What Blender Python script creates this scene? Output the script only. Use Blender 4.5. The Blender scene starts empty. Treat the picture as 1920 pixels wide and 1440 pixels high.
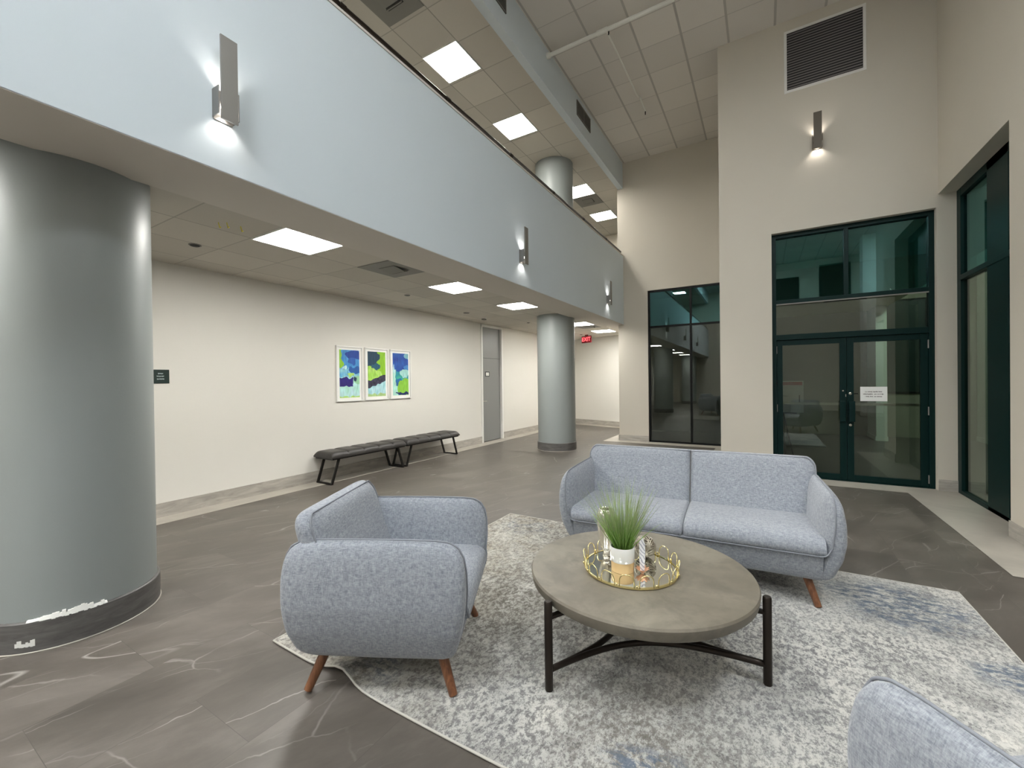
import bpy, bmesh, math, random
from mathutils import Vector, Matrix, noise as mnoise
random.seed(7)
PI = math.pi
scene = bpy.context.scene
col = scene.collection

# ------------------------------------------------------------------ camera, world, exposure
F_PX, YAW, PITCH, ROLL, CAM_H = 790.2, math.radians(30.85), math.radians(-0.394), math.radians(-0.712), 1.48
cy_, sy_ = math.cos(YAW), math.sin(YAW)
fwd = Vector((-sy_*math.cos(PITCH), cy_*math.cos(PITCH), math.sin(PITCH)))
rgt = Vector((cy_, sy_, 0)); up = rgt.cross(fwd)
r2 = rgt*math.cos(ROLL) + up*math.sin(ROLL); u2 = -rgt*math.sin(ROLL) + up*math.cos(ROLL)
cam = bpy.data.cameras.new('camera'); camo = bpy.data.objects.new('camera', cam); col.objects.link(camo)
cam.sensor_width = 36; cam.lens = 36*F_PX/1920; cam.clip_start = .05; cam.clip_end = 100
M = Matrix((r2, u2, -fwd)).transposed().to_4x4(); M.translation = (0, 0, CAM_H)
camo.matrix_world = M
scene.camera = camo
w = bpy.data.worlds.new('night'); scene.world = w; w.use_nodes = True
w.node_tree.nodes['Background'].inputs[0].default_value = (.02, .03, .035, 1)
w.node_tree.nodes['Background'].inputs[1].default_value = .3
vs = scene.view_settings
vs.view_transform = 'Standard'; vs.look = 'None'; vs.exposure = 2.4; vs.gamma = 1; vs.use_curve_mapping = False
PANEL_LOW, PANEL_UP, PANEL_LOBBY, SCONCE = 10.6, 11.5, 8.6, 0.8

# ------------------------------------------------------------------ materials
def mat(name, color=(.5,.5,.5), rough=.5, metal=0., emit=None, estr=1., spec=.5, coat=0.):
    m = bpy.data.materials.new(name); m.use_nodes = True
    b = m.node_tree.nodes['Principled BSDF']
    b.inputs['Base Color'].default_value = (*color, 1); b.inputs['Roughness'].default_value = rough
    b.inputs['Metallic'].default_value = metal; b.inputs['Specular IOR Level'].default_value = spec
    b.inputs['Coat Weight'].default_value = coat
    if emit: b.inputs['Emission Color'].default_value = (*emit, 1); b.inputs['Emission Strength'].default_value = estr
    return m
class NT:
    """small node helper"""
    def __init__(s, m): s.t = m.node_tree; s.b = s.t.nodes.get('Principled BSDF')
    def n(s, kind, **kw):
        x = s.t.nodes.new(kind)
        for k, v in kw.items():
            if k.startswith('i_'):
                key = k[2:]; key = int(key) if key.isdigit() else key.replace('_', ' ')
                if hasattr(v, 'is_linked') or isinstance(v, bpy.types.NodeSocket): s.t.links.new(v, x.inputs[key])
                else: x.inputs[key].default_value = v
            else: setattr(x, k, v)
        return x
    def l(s, a, b): s.t.links.new(a, b)
    def math(s, op, a, b=None, c=None, clamp=False):
        x = s.t.nodes.new('ShaderNodeMath'); x.operation = op; x.use_clamp = clamp
        for i, v in enumerate((a, b, c)):
            if v is None: continue
            if isinstance(v, bpy.types.NodeSocket): s.l(v, x.inputs[i])
            else: x.inputs[i].default_value = v
        return x.outputs[0]
    def coords(s, which='Object', scale=(1,1,1), rot=(0,0,0), loc=(0,0,0)):
        c = s.n('ShaderNodeTexCoord'); mp = s.n('ShaderNodeMapping')
        mp.inputs['Scale'].default_value = scale; mp.inputs['Rotation'].default_value = rot; mp.inputs['Location'].default_value = loc
        s.l(c.outputs[which], mp.inputs['Vector']); return mp.outputs[0]
    def noise(s, vec, scale, detail=4, rough=.55, dist=0., out='Fac'):
        x = s.n('ShaderNodeTexNoise'); s.l(vec, x.inputs['Vector'])
        x.inputs['Scale'].default_value = scale; x.inputs['Detail'].default_value = detail
        x.inputs['Roughness'].default_value = rough; x.inputs['Distortion'].default_value = dist
        return x.outputs[out]
    def ramp(s, fac, pts, interp='LINEAR'):
        x = s.n('ShaderNodeValToRGB'); s.l(fac, x.inputs[0]); cr = x.color_ramp; cr.interpolation = interp
        while len(cr.elements) > len(pts): cr.elements.remove(cr.elements[-1])
        while len(cr.elements) < len(pts): cr.elements.new(1)
        for e, (p, c) in zip(cr.elements, pts):
            e.position = p; e.color = (*c, 1) if hasattr(c, '__len__') else (c, c, c, 1)
        return x.outputs[0]
    def mix(s, fac, a, b, mode='MIX'):
        x = s.n('ShaderNodeMix', data_type='RGBA', blend_type=mode)
        for sock, v in ((x.inputs[0], fac), (x.inputs[6], a), (x.inputs[7], b)):
            if isinstance(v, bpy.types.NodeSocket): s.l(v, sock)
            elif hasattr(v, '__len__'): sock.default_value = (*v, 1)
            else: sock.default_value = v
        return x.outputs[2]
    def bump(s, h, strength=.3, dist=.01):
        x = s.n('ShaderNodeBump'); x.inputs['Strength'].default_value = strength; x.inputs['Distance'].default_value = dist
        s.l(h, x.inputs['Height']); s.l(x.outputs[0], s.b.inputs['Normal'])
    def color(s, c): s.l(c, s.b.inputs['Base Color'])
    def rough(s, c): s.l(c, s.b.inputs['Roughness'])

def wall_paint(name, c, rough=.75):
    m = mat(name, c, rough, spec=.3); t = NT(m); v = t.coords()
    n1 = t.noise(v, .8, 3); n2 = t.noise(v, 220, 2)
    t.color(t.mix(n1, tuple(x*.97 for x in c), tuple(min(1, x*1.03) for x in c)))
    t.bump(n2, .12, .002); return m
M_beige = wall_paint('beige_paint', (.60, .56, .485))
M_cream = wall_paint('cream_wallcovering', (.71, .69, .64))
M_fascia = wall_paint('pale_blue_grey_paint', (.60, .665, .705), .6)
M_soffit = wall_paint('soffit_paint', (.60, .565, .51))
M_white = mat('white_trim', (.78, .77, .74), .45)
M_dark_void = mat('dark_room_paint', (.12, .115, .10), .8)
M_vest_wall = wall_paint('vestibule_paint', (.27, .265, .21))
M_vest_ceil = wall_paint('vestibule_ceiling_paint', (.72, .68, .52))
M_pillar = wall_paint('pillar_paint', (.70, .78, .70))
M_black_green = mat('dark_green_frame', (.001, .016, .0145), .45, spec=.18)
M_black_frame = mat('black_window_frame', (.0022, .003, .003), .45, spec=.22)
M_black_metal = mat('black_metal', (.02, .018, .017), .42, .6)
M_bronze = mat('bronze_metal', (.035, .027, .022), .42, .7)
M_steel = mat('brushed_steel', (.27, .262, .25), .42, .8)
M_silver = mat('silver_metal', (.60, .57, .50), .28, 1.)
M_gold = mat('gold_wire', (.92, .80, .42), .2, 1.)
M_mirror = mat('tray_mirror', (.82, .83, .80), .03, 1.)
M_grey_door = mat('grey_door_paint', (.225, .228, .225), .32)
M_vent = mat('grey_vent', (.20, .195, .175), .6)
M_vent_dark = mat('vent_shadow_gap', (.03, .03, .03), .7)
M_louvre = mat('louvre_slats', (.20, .185, .18), .55)
M_paper = mat('white_paper', (.80, .80, .77), .7)
M_ink = mat('grey_ink', (.10, .09, .085), .7)
M_red = mat('red_print', (.50, .03, .025), .6)
M_sign_green = mat('dark_sign', (.012, .028, .024), .4)
M_sign_text = mat('sign_lettering', (.45, .52, .52), .5)
M_yellow = mat('yellow_tag', (.60, .52, .03), .5)
M_exit_body = mat('exit_sign_red', (.16, .006, .012), .4)
M_exit_text = mat('exit_lettering', (.9, .12, .12), .4, emit=(1, .05, .06), estr=1.2)
M_white_pipe = mat('pipe_paint', (.80, .80, .74), .5)
M_pot_white = mat('glazed_white', (.80, .80, .76), .22, coat=.4)
M_pot_tan = mat('unglazed_tan', (.66, .46, .22), .7)
M_soil = mat('pot_soil', (.05, .04, .025), .9)
M_copper = mat('copper_petal', (.72, .40, .24), .4, .3)

def ceiling_tiles(name, ox, oy, c=(.55,.52,.46), line=.35, wdt=.011, tone=.08, s=.61, wdy=None):
    m = mat(name, c, .85, spec=.2); t = NT(m)
    tc = t.n('ShaderNodeTexCoord'); sp = t.n('ShaderNodeSeparateXYZ'); t.l(tc.outputs['Object'], sp.inputs[0])
    fx = t.math('DIVIDE', t.math('SUBTRACT', sp.outputs[0], ox), s); fy = t.math('DIVIDE', t.math('SUBTRACT', sp.outputs[1], oy), s)
    def edge(f, w_):
        a = t.math('FRACT', f); b = t.math('MINIMUM', a, t.math('SUBTRACT', 1., a)); return t.math('LESS_THAN', b, w_)
    e = t.math('MAXIMUM', edge(fx, wdt), t.math('MULTIPLY', edge(fy, wdy or wdt), .75))
    cv = t.n('ShaderNodeCombineXYZ'); t.l(t.math('FLOOR', fx), cv.inputs[0]); t.l(t.math('FLOOR', fy), cv.inputs[1])
    wn = t.n('ShaderNodeTexWhiteNoise'); t.l(cv.outputs[0], wn.inputs[0])
    base = t.mix(wn.outputs['Value'], tuple(x*(1-tone) for x in c), tuple(x*(1+tone) for x in c))
    sp2 = t.noise(tc.outputs['Object'], 260, 2)
    base = t.mix(t.math('MULTIPLY', t.math('GREATER_THAN', sp2, .62), .25), base, tuple(x*.6 for x in c))
    t.color(t.mix(e, base, tuple(x*line for x in c)))
    t.bump(t.math('SUBTRACT', t.math('MULTIPLY', sp2, .2), e), .25, .004); return m
M_tile_low = ceiling_tiles('corridor_ceiling_tiles', -3.58, 2.19, line=.62, wdt=.010)
M_tile_up = ceiling_tiles('upper_ceiling_tiles', -3.56, 4.02, line=.6, wdt=.012)
M_tile_high = ceiling_tiles('lobby_ceiling_tiles', -2.26, 7.48, c=(.71,.675,.625), line=.66, wdt=.026, tone=.06, wdy=.011)

def floor_mat():
    m = mat('slate_floor_tiles', (.15,.13,.11), .35, spec=.5); t = NT(m)
    br = t.n('ShaderNodeTexBrick'); v0 = t.coords(rot=(0, 0, PI/2)); t.l(v0, br.inputs['Vector'])
    br.offset = .5; br.inputs['Scale'].default_value = 1
    br.inputs['Brick Width'].default_value = .92; br.inputs['Row Height'].default_value = .46
    br.inputs['Mortar Size'].default_value = .0012; br.inputs['Mortar Smooth'].default_value = 0
    br.inputs['Color1'].default_value = (0,0,0,1); br.inputs['Color2'].default_value = (1,1,1,1); br.inputs['Mortar'].default_value = (.5,.5,.5,1)
    rnd = t.math('MULTIPLY', br.outputs['Color'], 1.)
    tc = t.n('ShaderNodeTexCoord'); off = t.n('ShaderNodeVectorMath', operation='MULTIPLY_ADD')
    cmb = t.n('ShaderNodeCombineXYZ'); 
    for i in range(3): t.l(rnd, cmb.inputs[i])
    t.l(cmb.outputs[0], off.inputs[0]); off.inputs[1].default_value = (23, 17, 5); t.l(tc.outputs['Object'], off.inputs[2])
    def mapped(sc, rz):
        mp = t.n('ShaderNodeMapping'); mp.vector_type = 'TEXTURE'
        mp.inputs['Rotation'].default_value = (0, 0, rz); mp.inputs['Scale'].default_value = sc
        t.l(off.outputs[0], mp.inputs['Vector']); return mp.outputs[0]
    vs_ = mapped((2.0, .8, 1), math.radians(62))
    cloud = t.noise(vs_, 2.4, 9, .66, .4)
    cloud2 = t.noise(vs_, 9, 6, .6, .3)
    def vein(vec, sc, w, dist, gate_sc, gate):
        n = t.noise(vec, sc, 2.2, .4, dist)
        r = t.math('ABSOLUTE', t.math('SUBTRACT', n, .5))
        line = t.math('SUBTRACT', 1., t.math('DIVIDE', r, w), clamp=True)
        g = t.noise(vec, gate_sc, 2, .5, 0)
        g2 = t.math('MULTIPLY', t.math('SUBTRACT', g, gate), 7., clamp=True)
        return t.math('MULTIPLY', line, g2)
    v1 = vein(mapped((5, .9, 1), math.radians(60)), 1.3, .0028, 0., 1.8, .46)
    wn = t.n('ShaderNodeTexNoise'); t.l(off.outputs[0], wn.inputs['Vector']); wn.inputs['Scale'].default_value = 1.6; wn.inputs['Detail'].default_value = 5
    def crack(sc, rz, stretch, w, gsc, gate):
        mp = t.n('ShaderNodeMapping'); mp.vector_type = 'TEXTURE'; mp.inputs['Rotation'].default_value = (0, 0, rz); mp.inputs['Scale'].default_value = (stretch, 1, 1)
        ad = t.n('ShaderNodeVectorMath', operation='MULTIPLY_ADD'); t.l(wn.outputs['Color'], ad.inputs[0]); ad.inputs[1].default_value = (.35, .35, .0); t.l(off.outputs[0], ad.inputs[2])
        t.l(ad.outputs[0], mp.inputs['Vector'])
        vo = t.n('ShaderNodeTexVoronoi', feature='DISTANCE_TO_EDGE'); t.l(mp.outputs[0], vo.inputs['Vector']); vo.inputs['Scale'].default_value = sc
        line = t.math('SUBTRACT', 1., t.math('DIVIDE', vo.outputs['Distance'], w), clamp=True)
        g2 = t.math('MULTIPLY', t.math('SUBTRACT', t.noise(off.outputs[0], gsc, 2, .5, 0), gate), 5., clamp=True)
        return t.math('MULTIPLY', line, g2)
    v2 = crack(1.7, math.radians(60), 2.6, .0065, 2.1, .45)
    v3 = crack(3.4, math.radians(64), 3.4, .010, 2.7, .46)
    veins = t.math('MAXIMUM', v1, t.math('MAXIMUM', v2, t.math('MULTIPLY', v3, .55)))
    base = t.ramp(cloud, [(.30, (.064,.055,.046)), (.5, (.100,.087,.074)), (.68, (.155,.138,.120))])
    base = t.mix(t.math('MULTIPLY', cloud2, .30), base, (.135,.12,.106))
    tone = t.math('ADD', .92, t.math('MULTIPLY', rnd, .16))
    base = t.mix(1., base, t.n('ShaderNodeCombineColor', i_0=tone, i_1=tone, i_2=tone).outputs[0], 'MULTIPLY')
    base = t.mix(t.math('MULTIPLY', veins, .60), base, (.42,.40,.37))
    base = t.mix(t.math('MULTIPLY', br.outputs['Fac'], .6), base, (.06,.052,.045))
    t.color(base)
    t.rough(t.math('ADD', .30, t.math('MULTIPLY', cloud, .20)))
    t.bump(t.math('SUBTRACT', cloud2, br.outputs['Fac']), .18, .0025); return m
M_floor = floor_mat()

def stone(name, c, amt=.3, rz=0, sc=1., rough=.4):
    m = mat(name, c, rough); t = NT(m); v = t.coords(scale=(1.2*sc, 1.2*sc, 7*sc), rot=(0, 0, rz))
    n = t.noise(v, 2.5, 8, .6, .8); n2 = t.noise(t.coords(), 35, 3)
    lo = tuple(x*(1-amt) for x in c); hi = tuple(min(1, x*(1+amt)) for x in c)
    t.color(t.mix(t.math('MULTIPLY', n2, .25), t.ramp(n, [(.3, lo), (.7, hi)]), lo)); return m
M_base = stone('stone_look_baseboard', (.40, .375, .335), .28)
M_border = stone('pale_floor_border', (.42, .39, .34), .14, sc=.6, rough=.45)
M_band = stone('dark_column_band', (.115, .11, .105), .35, sc=2)

def column_mat():
    m = mat('grey_column_paint', (.27,.293,.287), .42, spec=.35); t = NT(m); v = t.coords(scale=(1,1,.35))
    n = t.noise(v, 2.4, 5); n2 = t.noise(t.coords(), 90, 3)
    t.color(t.mix(n, (.25,.273,.267), (.295,.32,.312))); t.rough(t.math('ADD', .34, t.math('MULTIPLY', n, .16)))
    t.bump(t.math('ADD', n2, t.math('MULTIPLY', n, 2.)), .12, .003); return m
M_column = column_mat()
M_plaster = mat('chipped_plaster', (.70,.70,.66), .8)

def fabric(name, c1, c2, c3, sc=1.):
    m = mat(name, c1, .9, spec=.15); t = NT(m); v = t.coords()
    b = t.b; b.inputs['Sheen Weight'].default_value = .25; b.inputs['Sheen Roughness'].default_value = .5
    def axis(s): 
        return t.noise(t.coords(scale=s), 1., 3, .7)
    f = 260*sc; g = 48*sc
    a = axis((f, g, g)); a2 = axis((g, f, g)); a3 = axis((g, g, f))
    wv = t.math('MULTIPLY', t.math('ADD', t.math('ADD', a, a2), a3), .3333)
    fine = t.ramp(wv, [(.40, 0.), (.60, 1.)])
    mid = t.noise(v, 14, 5, .65)
    c = t.mix(fine, c2, c1); c = t.mix(t.ramp(mid, [(.35, .0), (.75, .28)]), c, c3)
    t.color(c); t.bump(wv, .5, .004); return m
M_fabric = fabric('blue_grey_linen', (.41,.43,.465), (.185,.205,.24), (.28,.30,.335))
M_fabric_warm = M_fabric
M_piping = mat('grey_piping', (.25,.265,.295), .85, spec=.2)
M_seam = mat('dark_seam', (.05,.04,.05), .9)

def wood():
    m = mat('walnut_leg', (.17,.065,.028), .35, coat=.3); t = NT(m); v = t.coords(scale=(30,30,2.2))
    n = t.noise(v, 2.2, 5, .6, .6); t.color(t.ramp(n, [(.3, (.085,.030,.013)), (.6, (.21,.085,.036)), (.8, (.28,.125,.055))])); return m
M_wood = wood()
def leather():
    m = mat('charcoal_leather', (.03,.028,.026), .42, spec=.4); t = NT(m); v = t.coords()
    n = t.noise(v, 7, 4); t.color(t.mix(n, (.022,.020,.019), (.042,.038,.035))); t.bump(t.noise(v, 130, 3), .25, .003); return m
M_leather = leather()
def concrete():
    m = mat('concrete_top', (.3,.27,.22), .5, spec=.4); t = NT(m); v = t.coords()
    n = t.noise(v, 2.6, 7, .6, .6); n2 = t.noise(t.coords(loc=(4,2,1)), 6.5, 6, .65, .4); n3 = t.noise(v, 150, 3)
    c = t.ramp(n, [(.25, (.13,.113,.084)), (.5, (.195,.173,.135)), (.75, (.275,.248,.198))])
    c = t.mix(t.ramp(n2, [(.46, 0.), (.68, .75)]), c, (.125,.110,.085))
    sep = t.n('ShaderNodeSeparateXYZ'); g = t.n('ShaderNodeNewGeometry'); t.l(g.outputs['Normal'], sep.inputs[0])
    c = t.mix(t.math('MULTIPLY', t.math('GREATER_THAN', n3, .66), .25), c, (.15,.13,.10))
    t.color(c); t.rough(t.math('ADD', .36, t.math('MULTIPLY', n, .3))); t.bump(t.math('ADD', n2, t.math('MULTIPLY', n3, .2)), .12, .004); return m
M_concrete = concrete()
def rug_mat():
    m = mat('distressed_rug', (.5,.5,.5), .95, spec=.1); t = NT(m); v = t.coords()
    vs_ = t.coords(scale=(1, .55, 1)); 
    big = t.noise(t.coords(loc=(3.1,7.7,0)), .95, 4, .55, .6)
    mid = t.noise(t.coords(scale=(1.1,1.,1), loc=(1.3,0,0)), 3.6, 6, .68, .3)
    fine = t.noise(t.coords(scale=(1.45,1,1)), 28, 6, .8, .2)
    speck = t.noise(t.coords(scale=(1.4,1,1), loc=(9,3,0)), 55, 4, .8, .2)
    base = t.ramp(mid, [(.3, (.36,.355,.335)), (.5, (.55,.545,.515)), (.7, (.68,.66,.61))])
    grey = t.math('MULTIPLY', t.ramp(fine, [(.47, 0.), (.56, 1.)]), t.ramp(big, [(.30, .30), (.62, 1.)]))
    c = t.mix(grey, base, (.215,.213,.212))
    sp = t.math('MULTIPLY', t.ramp(speck, [(.53, 0.), (.59, 1.)]), t.ramp(mid, [(.3, .95), (.65, .30)]))
    c = t.mix(sp, c, (.12,.12,.128))
    # blue patches
    bl = t.noise(t.coords(loc=(11.3,2.2,0), scale=(.9,1.3,1)), 1.35, 3, .5, .8)
    def spot(px, py, r):
        d = t.n('ShaderNodeVectorMath', operation='DISTANCE'); t.l(v, d.inputs[0]); d.inputs[1].default_value = (px, py, 0)
        return t.math('SUBTRACT', 1., t.math('DIVIDE', d.outputs['Value'], r), clamp=True)
    sp_ = spot(1.35, .88, .50)
    for q in ((1.66, .35, .30), (-1.18, -1.16, .42), (-1.45, 1.12, .45), (-.75, 1.0, .35), (.35, -1.1, .35)): sp_ = t.math('MAXIMUM', sp_, spot(*q))
    bl = t.math('ADD', t.math('MULTIPLY_ADD', bl, .55, .13), t.math('MULTIPLY', sp_, .34))
    dk = t.math('MAXIMUM', spot(-.75, -.28, .75), spot(.2, -.95, .6))  # dark tan patches: rug tone plus shade of chair and table, painted in
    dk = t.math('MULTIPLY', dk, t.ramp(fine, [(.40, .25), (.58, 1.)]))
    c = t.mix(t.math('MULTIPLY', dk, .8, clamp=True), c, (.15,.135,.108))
    bm = t.math('MULTIPLY', t.ramp(bl, [(.50, 0.), (.62, 1.)]), t.ramp(t.noise(t.coords(scale=(1,2,1), loc=(2,2,2)), 13, 5, .75, .3), [(.44, 0.), (.56, .85)]))
    c = t.mix(bm, c, (.10,.135,.19))
    # tan zone towards the left end, its colour deepened by chair and table shade
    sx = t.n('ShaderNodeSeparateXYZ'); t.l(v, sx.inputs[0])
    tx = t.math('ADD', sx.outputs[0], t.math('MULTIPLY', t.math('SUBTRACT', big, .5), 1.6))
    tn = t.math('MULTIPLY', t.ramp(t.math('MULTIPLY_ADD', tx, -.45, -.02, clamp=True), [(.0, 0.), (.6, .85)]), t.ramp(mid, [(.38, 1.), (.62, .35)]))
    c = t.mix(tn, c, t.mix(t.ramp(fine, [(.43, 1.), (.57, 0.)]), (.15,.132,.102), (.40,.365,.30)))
    t.color(c)
    t.bump(t.math('ADD', fine, t.math('MULTIPLY', t.noise(v, 240, 2, .7), .8)), .55, .008); return m
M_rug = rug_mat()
M_rug_edge = mat('rug_binding', (.50,.48,.43), .9)
def vinyl():
    m = mat('vestibule_floor', (.09,.08,.075), .35); t = NT(m); v = t.coords(scale=(1, 9, 1))
    n = t.noise(v, 1.8, 5); t.color(t.mix(n, (.05,.045,.04), (.10,.09,.08))); return m
M_vfloor = vinyl()
def grass():
    m = mat('grass_blades', (.10,.25,.04), .55); t = NT(m); v = t.coords()
    sz = t.n('ShaderNodeSeparateXYZ'); t.l(v, sz.inputs[0])
    n = t.noise(v, 60, 2)
    h = t.math('ADD', t.math('MULTIPLY', sz.outputs[2], 2.6), t.math('MULTIPLY', n, .5))
    t.color(t.ramp(h, [(.35, (.05,.13,.012)), (.75, (.19,.35,.06)), (1.1, (.33,.42,.19))])); return m
M_grass = grass()
def mercury():
    m = mat('mercury_glass', (.8,.76,.66), .16, 1.); t = NT(m); v = t.coords(scale=(1,1,.25)); t.b.inputs['Metallic'].default_value = .72
    n = t.noise(v, 55, 4, .7, .6); t.color(t.mix(n, (.50,.44,.34), (.95,.93,.86))); t.rough(t.math('MULTIPLY', n, .35)); t.bump(n, .3, .004); return m
M_mercury = mercury()
def marble():
    m = mat('marbled_white', (.8,.8,.82), .35); t = NT(m); v = t.coords(scale=(1,1,1), rot=(.6,.3,.9))
    wv = t.n('ShaderNodeTexWave'); t.l(v, wv.inputs['Vector']); wv.inputs['Scale'].default_value = 22; wv.inputs['Distortion'].default_value = 6
    t.color(t.ramp(wv.outputs['Fac'], [(.0, (.24,.25,.32)), (.25, (.8,.8,.84)), (1., (.86,.86,.88))])); return m
M_marble = marble()
def glass(name, tint, refl, rtint, ior=1.5):
    m = bpy.data.materials.new(name); m.use_nodes = True; nt = m.node_tree
    for n in list(nt.nodes): nt.nodes.remove(n)
    o = nt.nodes.new('ShaderNodeOutputMaterial'); mx = nt.nodes.new('ShaderNodeMixShader')
    tr = nt.nodes.new('ShaderNodeBsdfTransparent'); tr.inputs[0].default_value = (*tint, 1)
    gl = nt.nodes.new('ShaderNodeBsdfGlossy'); gl.inputs['Color'].default_value = (*rtint, 1); gl.inputs['Roughness'].default_value = 0.0
    lw = nt.nodes.new('ShaderNodeLayerWeight'); lw.inputs[0].default_value = .5
    pw = nt.nodes.new('ShaderNodeMath'); pw.operation = 'POWER'; pw.inputs[1].default_value = 5.; nt.links.new(lw.outputs['Facing'], pw.inputs[0])
    fr = nt.nodes.new('ShaderNodeMath'); fr.operation = 'MULTIPLY_ADD'; fr.inputs[1].default_value = .90; fr.inputs[2].default_value = .045; nt.links.new(pw.outputs[0], fr.inputs[0])
    ad = nt.nodes.new('ShaderNodeMath'); ad.operation = 'ADD'; ad.inputs[1].default_value = refl; ad.use_clamp = True
    L = nt.links.new; L(fr.outputs[0], ad.inputs[0]); L(ad.outputs[0], mx.inputs[0]); L(tr.outputs[0], mx.inputs[1]); L(gl.outputs[0], mx.inputs[2]); L(mx.outputs[0], o.inputs[0])
    return m
M_glass_teal = glass('teal_tinted_glass', (.30,.50,.50), .13, (.42,.78,.78))
M_glass = glass('tinted_clear_glass', (.62,.66,.62), .03, (.95,1.,.95))
def emit(name, c, s):
    m = bpy.data.materials.new(name); m.use_nodes = True; nt = m.node_tree
    b = nt.nodes['Principled BSDF']; b.inputs['Base Color'].default_value = (.8,.8,.8,1)
    b.inputs['Emission Color'].default_value = (*c, 1); b.inputs['Emission Strength'].default_value = s; return m
M_panel = emit('lit_diffuser', (1., .982, .93), PANEL_LOW)
M_panel_up = emit('lit_diffuser_upper', (1., .965, .89), PANEL_UP)
M_panel_lobby = emit('lit_diffuser_lobby', (.93, .97, 1.), PANEL_LOBBY)
M_bulb = emit('sconce_lens', (1., .93, .84), 2.5)

# ------------------------------------------------------------------ mesh helpers
class MB:
    def __init__(s): s.v = []; s.f = []
    def add(s, vs, fs):
        o = len(s.v); s.v += [tuple(x) for x in vs]; s.f += [tuple(i+o for i in f) for f in fs]; return s
    def box(s, x0, x1, y0, y1, z0, z1):
        vs = [(x, y, z) for x in (x0, x1) for y in (y0, y1) for z in (z0, z1)]
        return s.add(vs, [(0,1,3,2), (4,6,7,5), (0,4,5,1), (2,3,7,6), (0,2,6,4), (1,5,7,3)])
    def loft(s, rings, cap=True, closed=True):
        n = len(rings[0]); o = len(s.v)
        for r in rings: s.v += [tuple(p) for p in r]
        for i in range(len(rings)-1):
            for j in range(n if closed else n-1):
                k = (j+1) % n; s.f.append((o+i*n+j, o+i*n+k, o+(i+1)*n+k, o+(i+1)*n+j))
        if cap and closed:
            s.f.append(tuple(o+j for j in reversed(range(n)))); s.f.append(tuple(o+(len(rings)-1)*n+j for j in range(n)))
        return s
    def lathe(s, prof, c=(0,0), n=48, cap=True):
        return s.loft([[(c[0]+r*math.cos(2*PI*j/n), c[1]+r*math.sin(2*PI*j/n), z) for j in range(n)] for r, z in prof], cap)
    def tube(s, pts, r, n=8, closed=False, cap=True, flat=None):
        pts = [Vector(p) for p in pts]; N = len(pts); rings = []; prev = None
        for i, p in enumerate(pts):
            a = pts[(i-1) % N] if (closed or i > 0) else p; b = pts[(i+1) % N] if (closed or i < N-1) else p
            t = (b-a).normalized()
            if prev is None:
                ref = Vector((0,0,1)) if abs(t.z) < .9 else Vector((1,0,0)); x = t.cross(ref).normalized()
            else: x = (prev - t*prev.dot(t)).normalized()
            prev = x; y = t.cross(x); rr = r[i] if hasattr(r, '__len__') else r
            rings.append([p + x*rr*math.cos(2*PI*k/n) + y*rr*math.sin(2*PI*k/n) for k in range(n)])
        if closed: rings.append(rings[0]); return s.loft(rings, cap=False)
        return s.loft(rings, cap)
    def bar(s, a, b, wx, wy):
        """rectangular bar from a to b"""
        a = Vector(a); b = Vector(b); t = (b-a).normalized()
        ref = Vector((0,0,1)) if abs(t.z) < .9 else Vector((0,1,0))
        x = t.cross(ref).normalized()*wx/2; y = t.cross(x).normalized()*wy/2
        return s.loft([[p+x+y, p-x+y, p-x-y, p+x-y] for p in (a, b)])
    def grid(s, fn, nu, nv):
        o = len(s.v)
        for i in range(nu+1):
            for j in range(nv+1): s.v.append(tuple(fn(i/nu, j/nv)))
        for i in range(nu):
            for j in range(nv):
                a = o+i*(nv+1)+j; s.f.append((a, a+nv+1, a+nv+2, a+1))
        return s
    def pillow(s, mid, nrm_off, nu=24, nv=24, pw=8.):
        """closed cushion: mid(u,v)->point, nrm_off(u,v)->(offset front, offset back) vectors scaled by rounded profile"""
        def cs(t): return .5-.5*math.cos(PI*t)
        def prof(u, v):
            a = max(0, 1-abs(2*u-1)**pw); b = max(0, 1-abs(2*v-1)**pw); return math.sqrt(a)*math.sqrt(b)
        s.grid(lambda u, v: Vector(mid(cs(u), cs(v))) + Vector(nrm_off(cs(u), cs(v))[0])*prof(cs(u), cs(v)), nu, nv)
        s.grid(lambda u, v: Vector(mid(cs(1-u), cs(v))) + Vector(nrm_off(cs(1-u), cs(v))[1])*prof(cs(1-u), cs(v)), nu, nv)
        return s
    def build(s, name, m, parent=None, smooth=False, bevel=0, weld=False, auto=None):
        me = bpy.data.meshes.new(name); me.from_pydata(s.v, [], s.f); me.materials.append(m)
        bm = bmesh.new(); bm.from_mesh(me)
        if weld: bmesh.ops.remove_doubles(bm, verts=bm.verts, dist=1e-5)
        bmesh.ops.recalc_face_normals(bm, faces=bm.faces); bm.to_mesh(me); bm.free()
        if smooth: 
            me.polygons.foreach_set('use_smooth', [True]*len(me.polygons))
            if auto: me.set_sharp_from_angle(angle=math.radians(auto))
        o = bpy.data.objects.new(name, me); col.objects.link(o)
        if parent: o.parent = parent
        if bevel:
            b = o.modifiers.new('bevel', 'BEVEL'); b.width = bevel; b.segments = 2; b.limit_method = 'ANGLE'
        return o
def tag(o, label=None, cat=None, group=None, kind=None):
    if label: o['label'] = label
    if cat: o['category'] = cat
    if group: o['group'] = group
    if kind: o['kind'] = kind
    return o
def struct(name, mb, m, label=None, **k): return tag(mb.build(name, m, **k), label, kind='structure')
def empty(name, loc=(0,0,0), rz=0., label=None, cat=None, group=None, kind=None):
    o = bpy.data.objects.new(name, None); col.objects.link(o); o.location = loc; o.rotation_euler = (0, 0, rz); o.empty_display_size = .1
    return tag(o, label, cat, group, kind)
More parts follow.
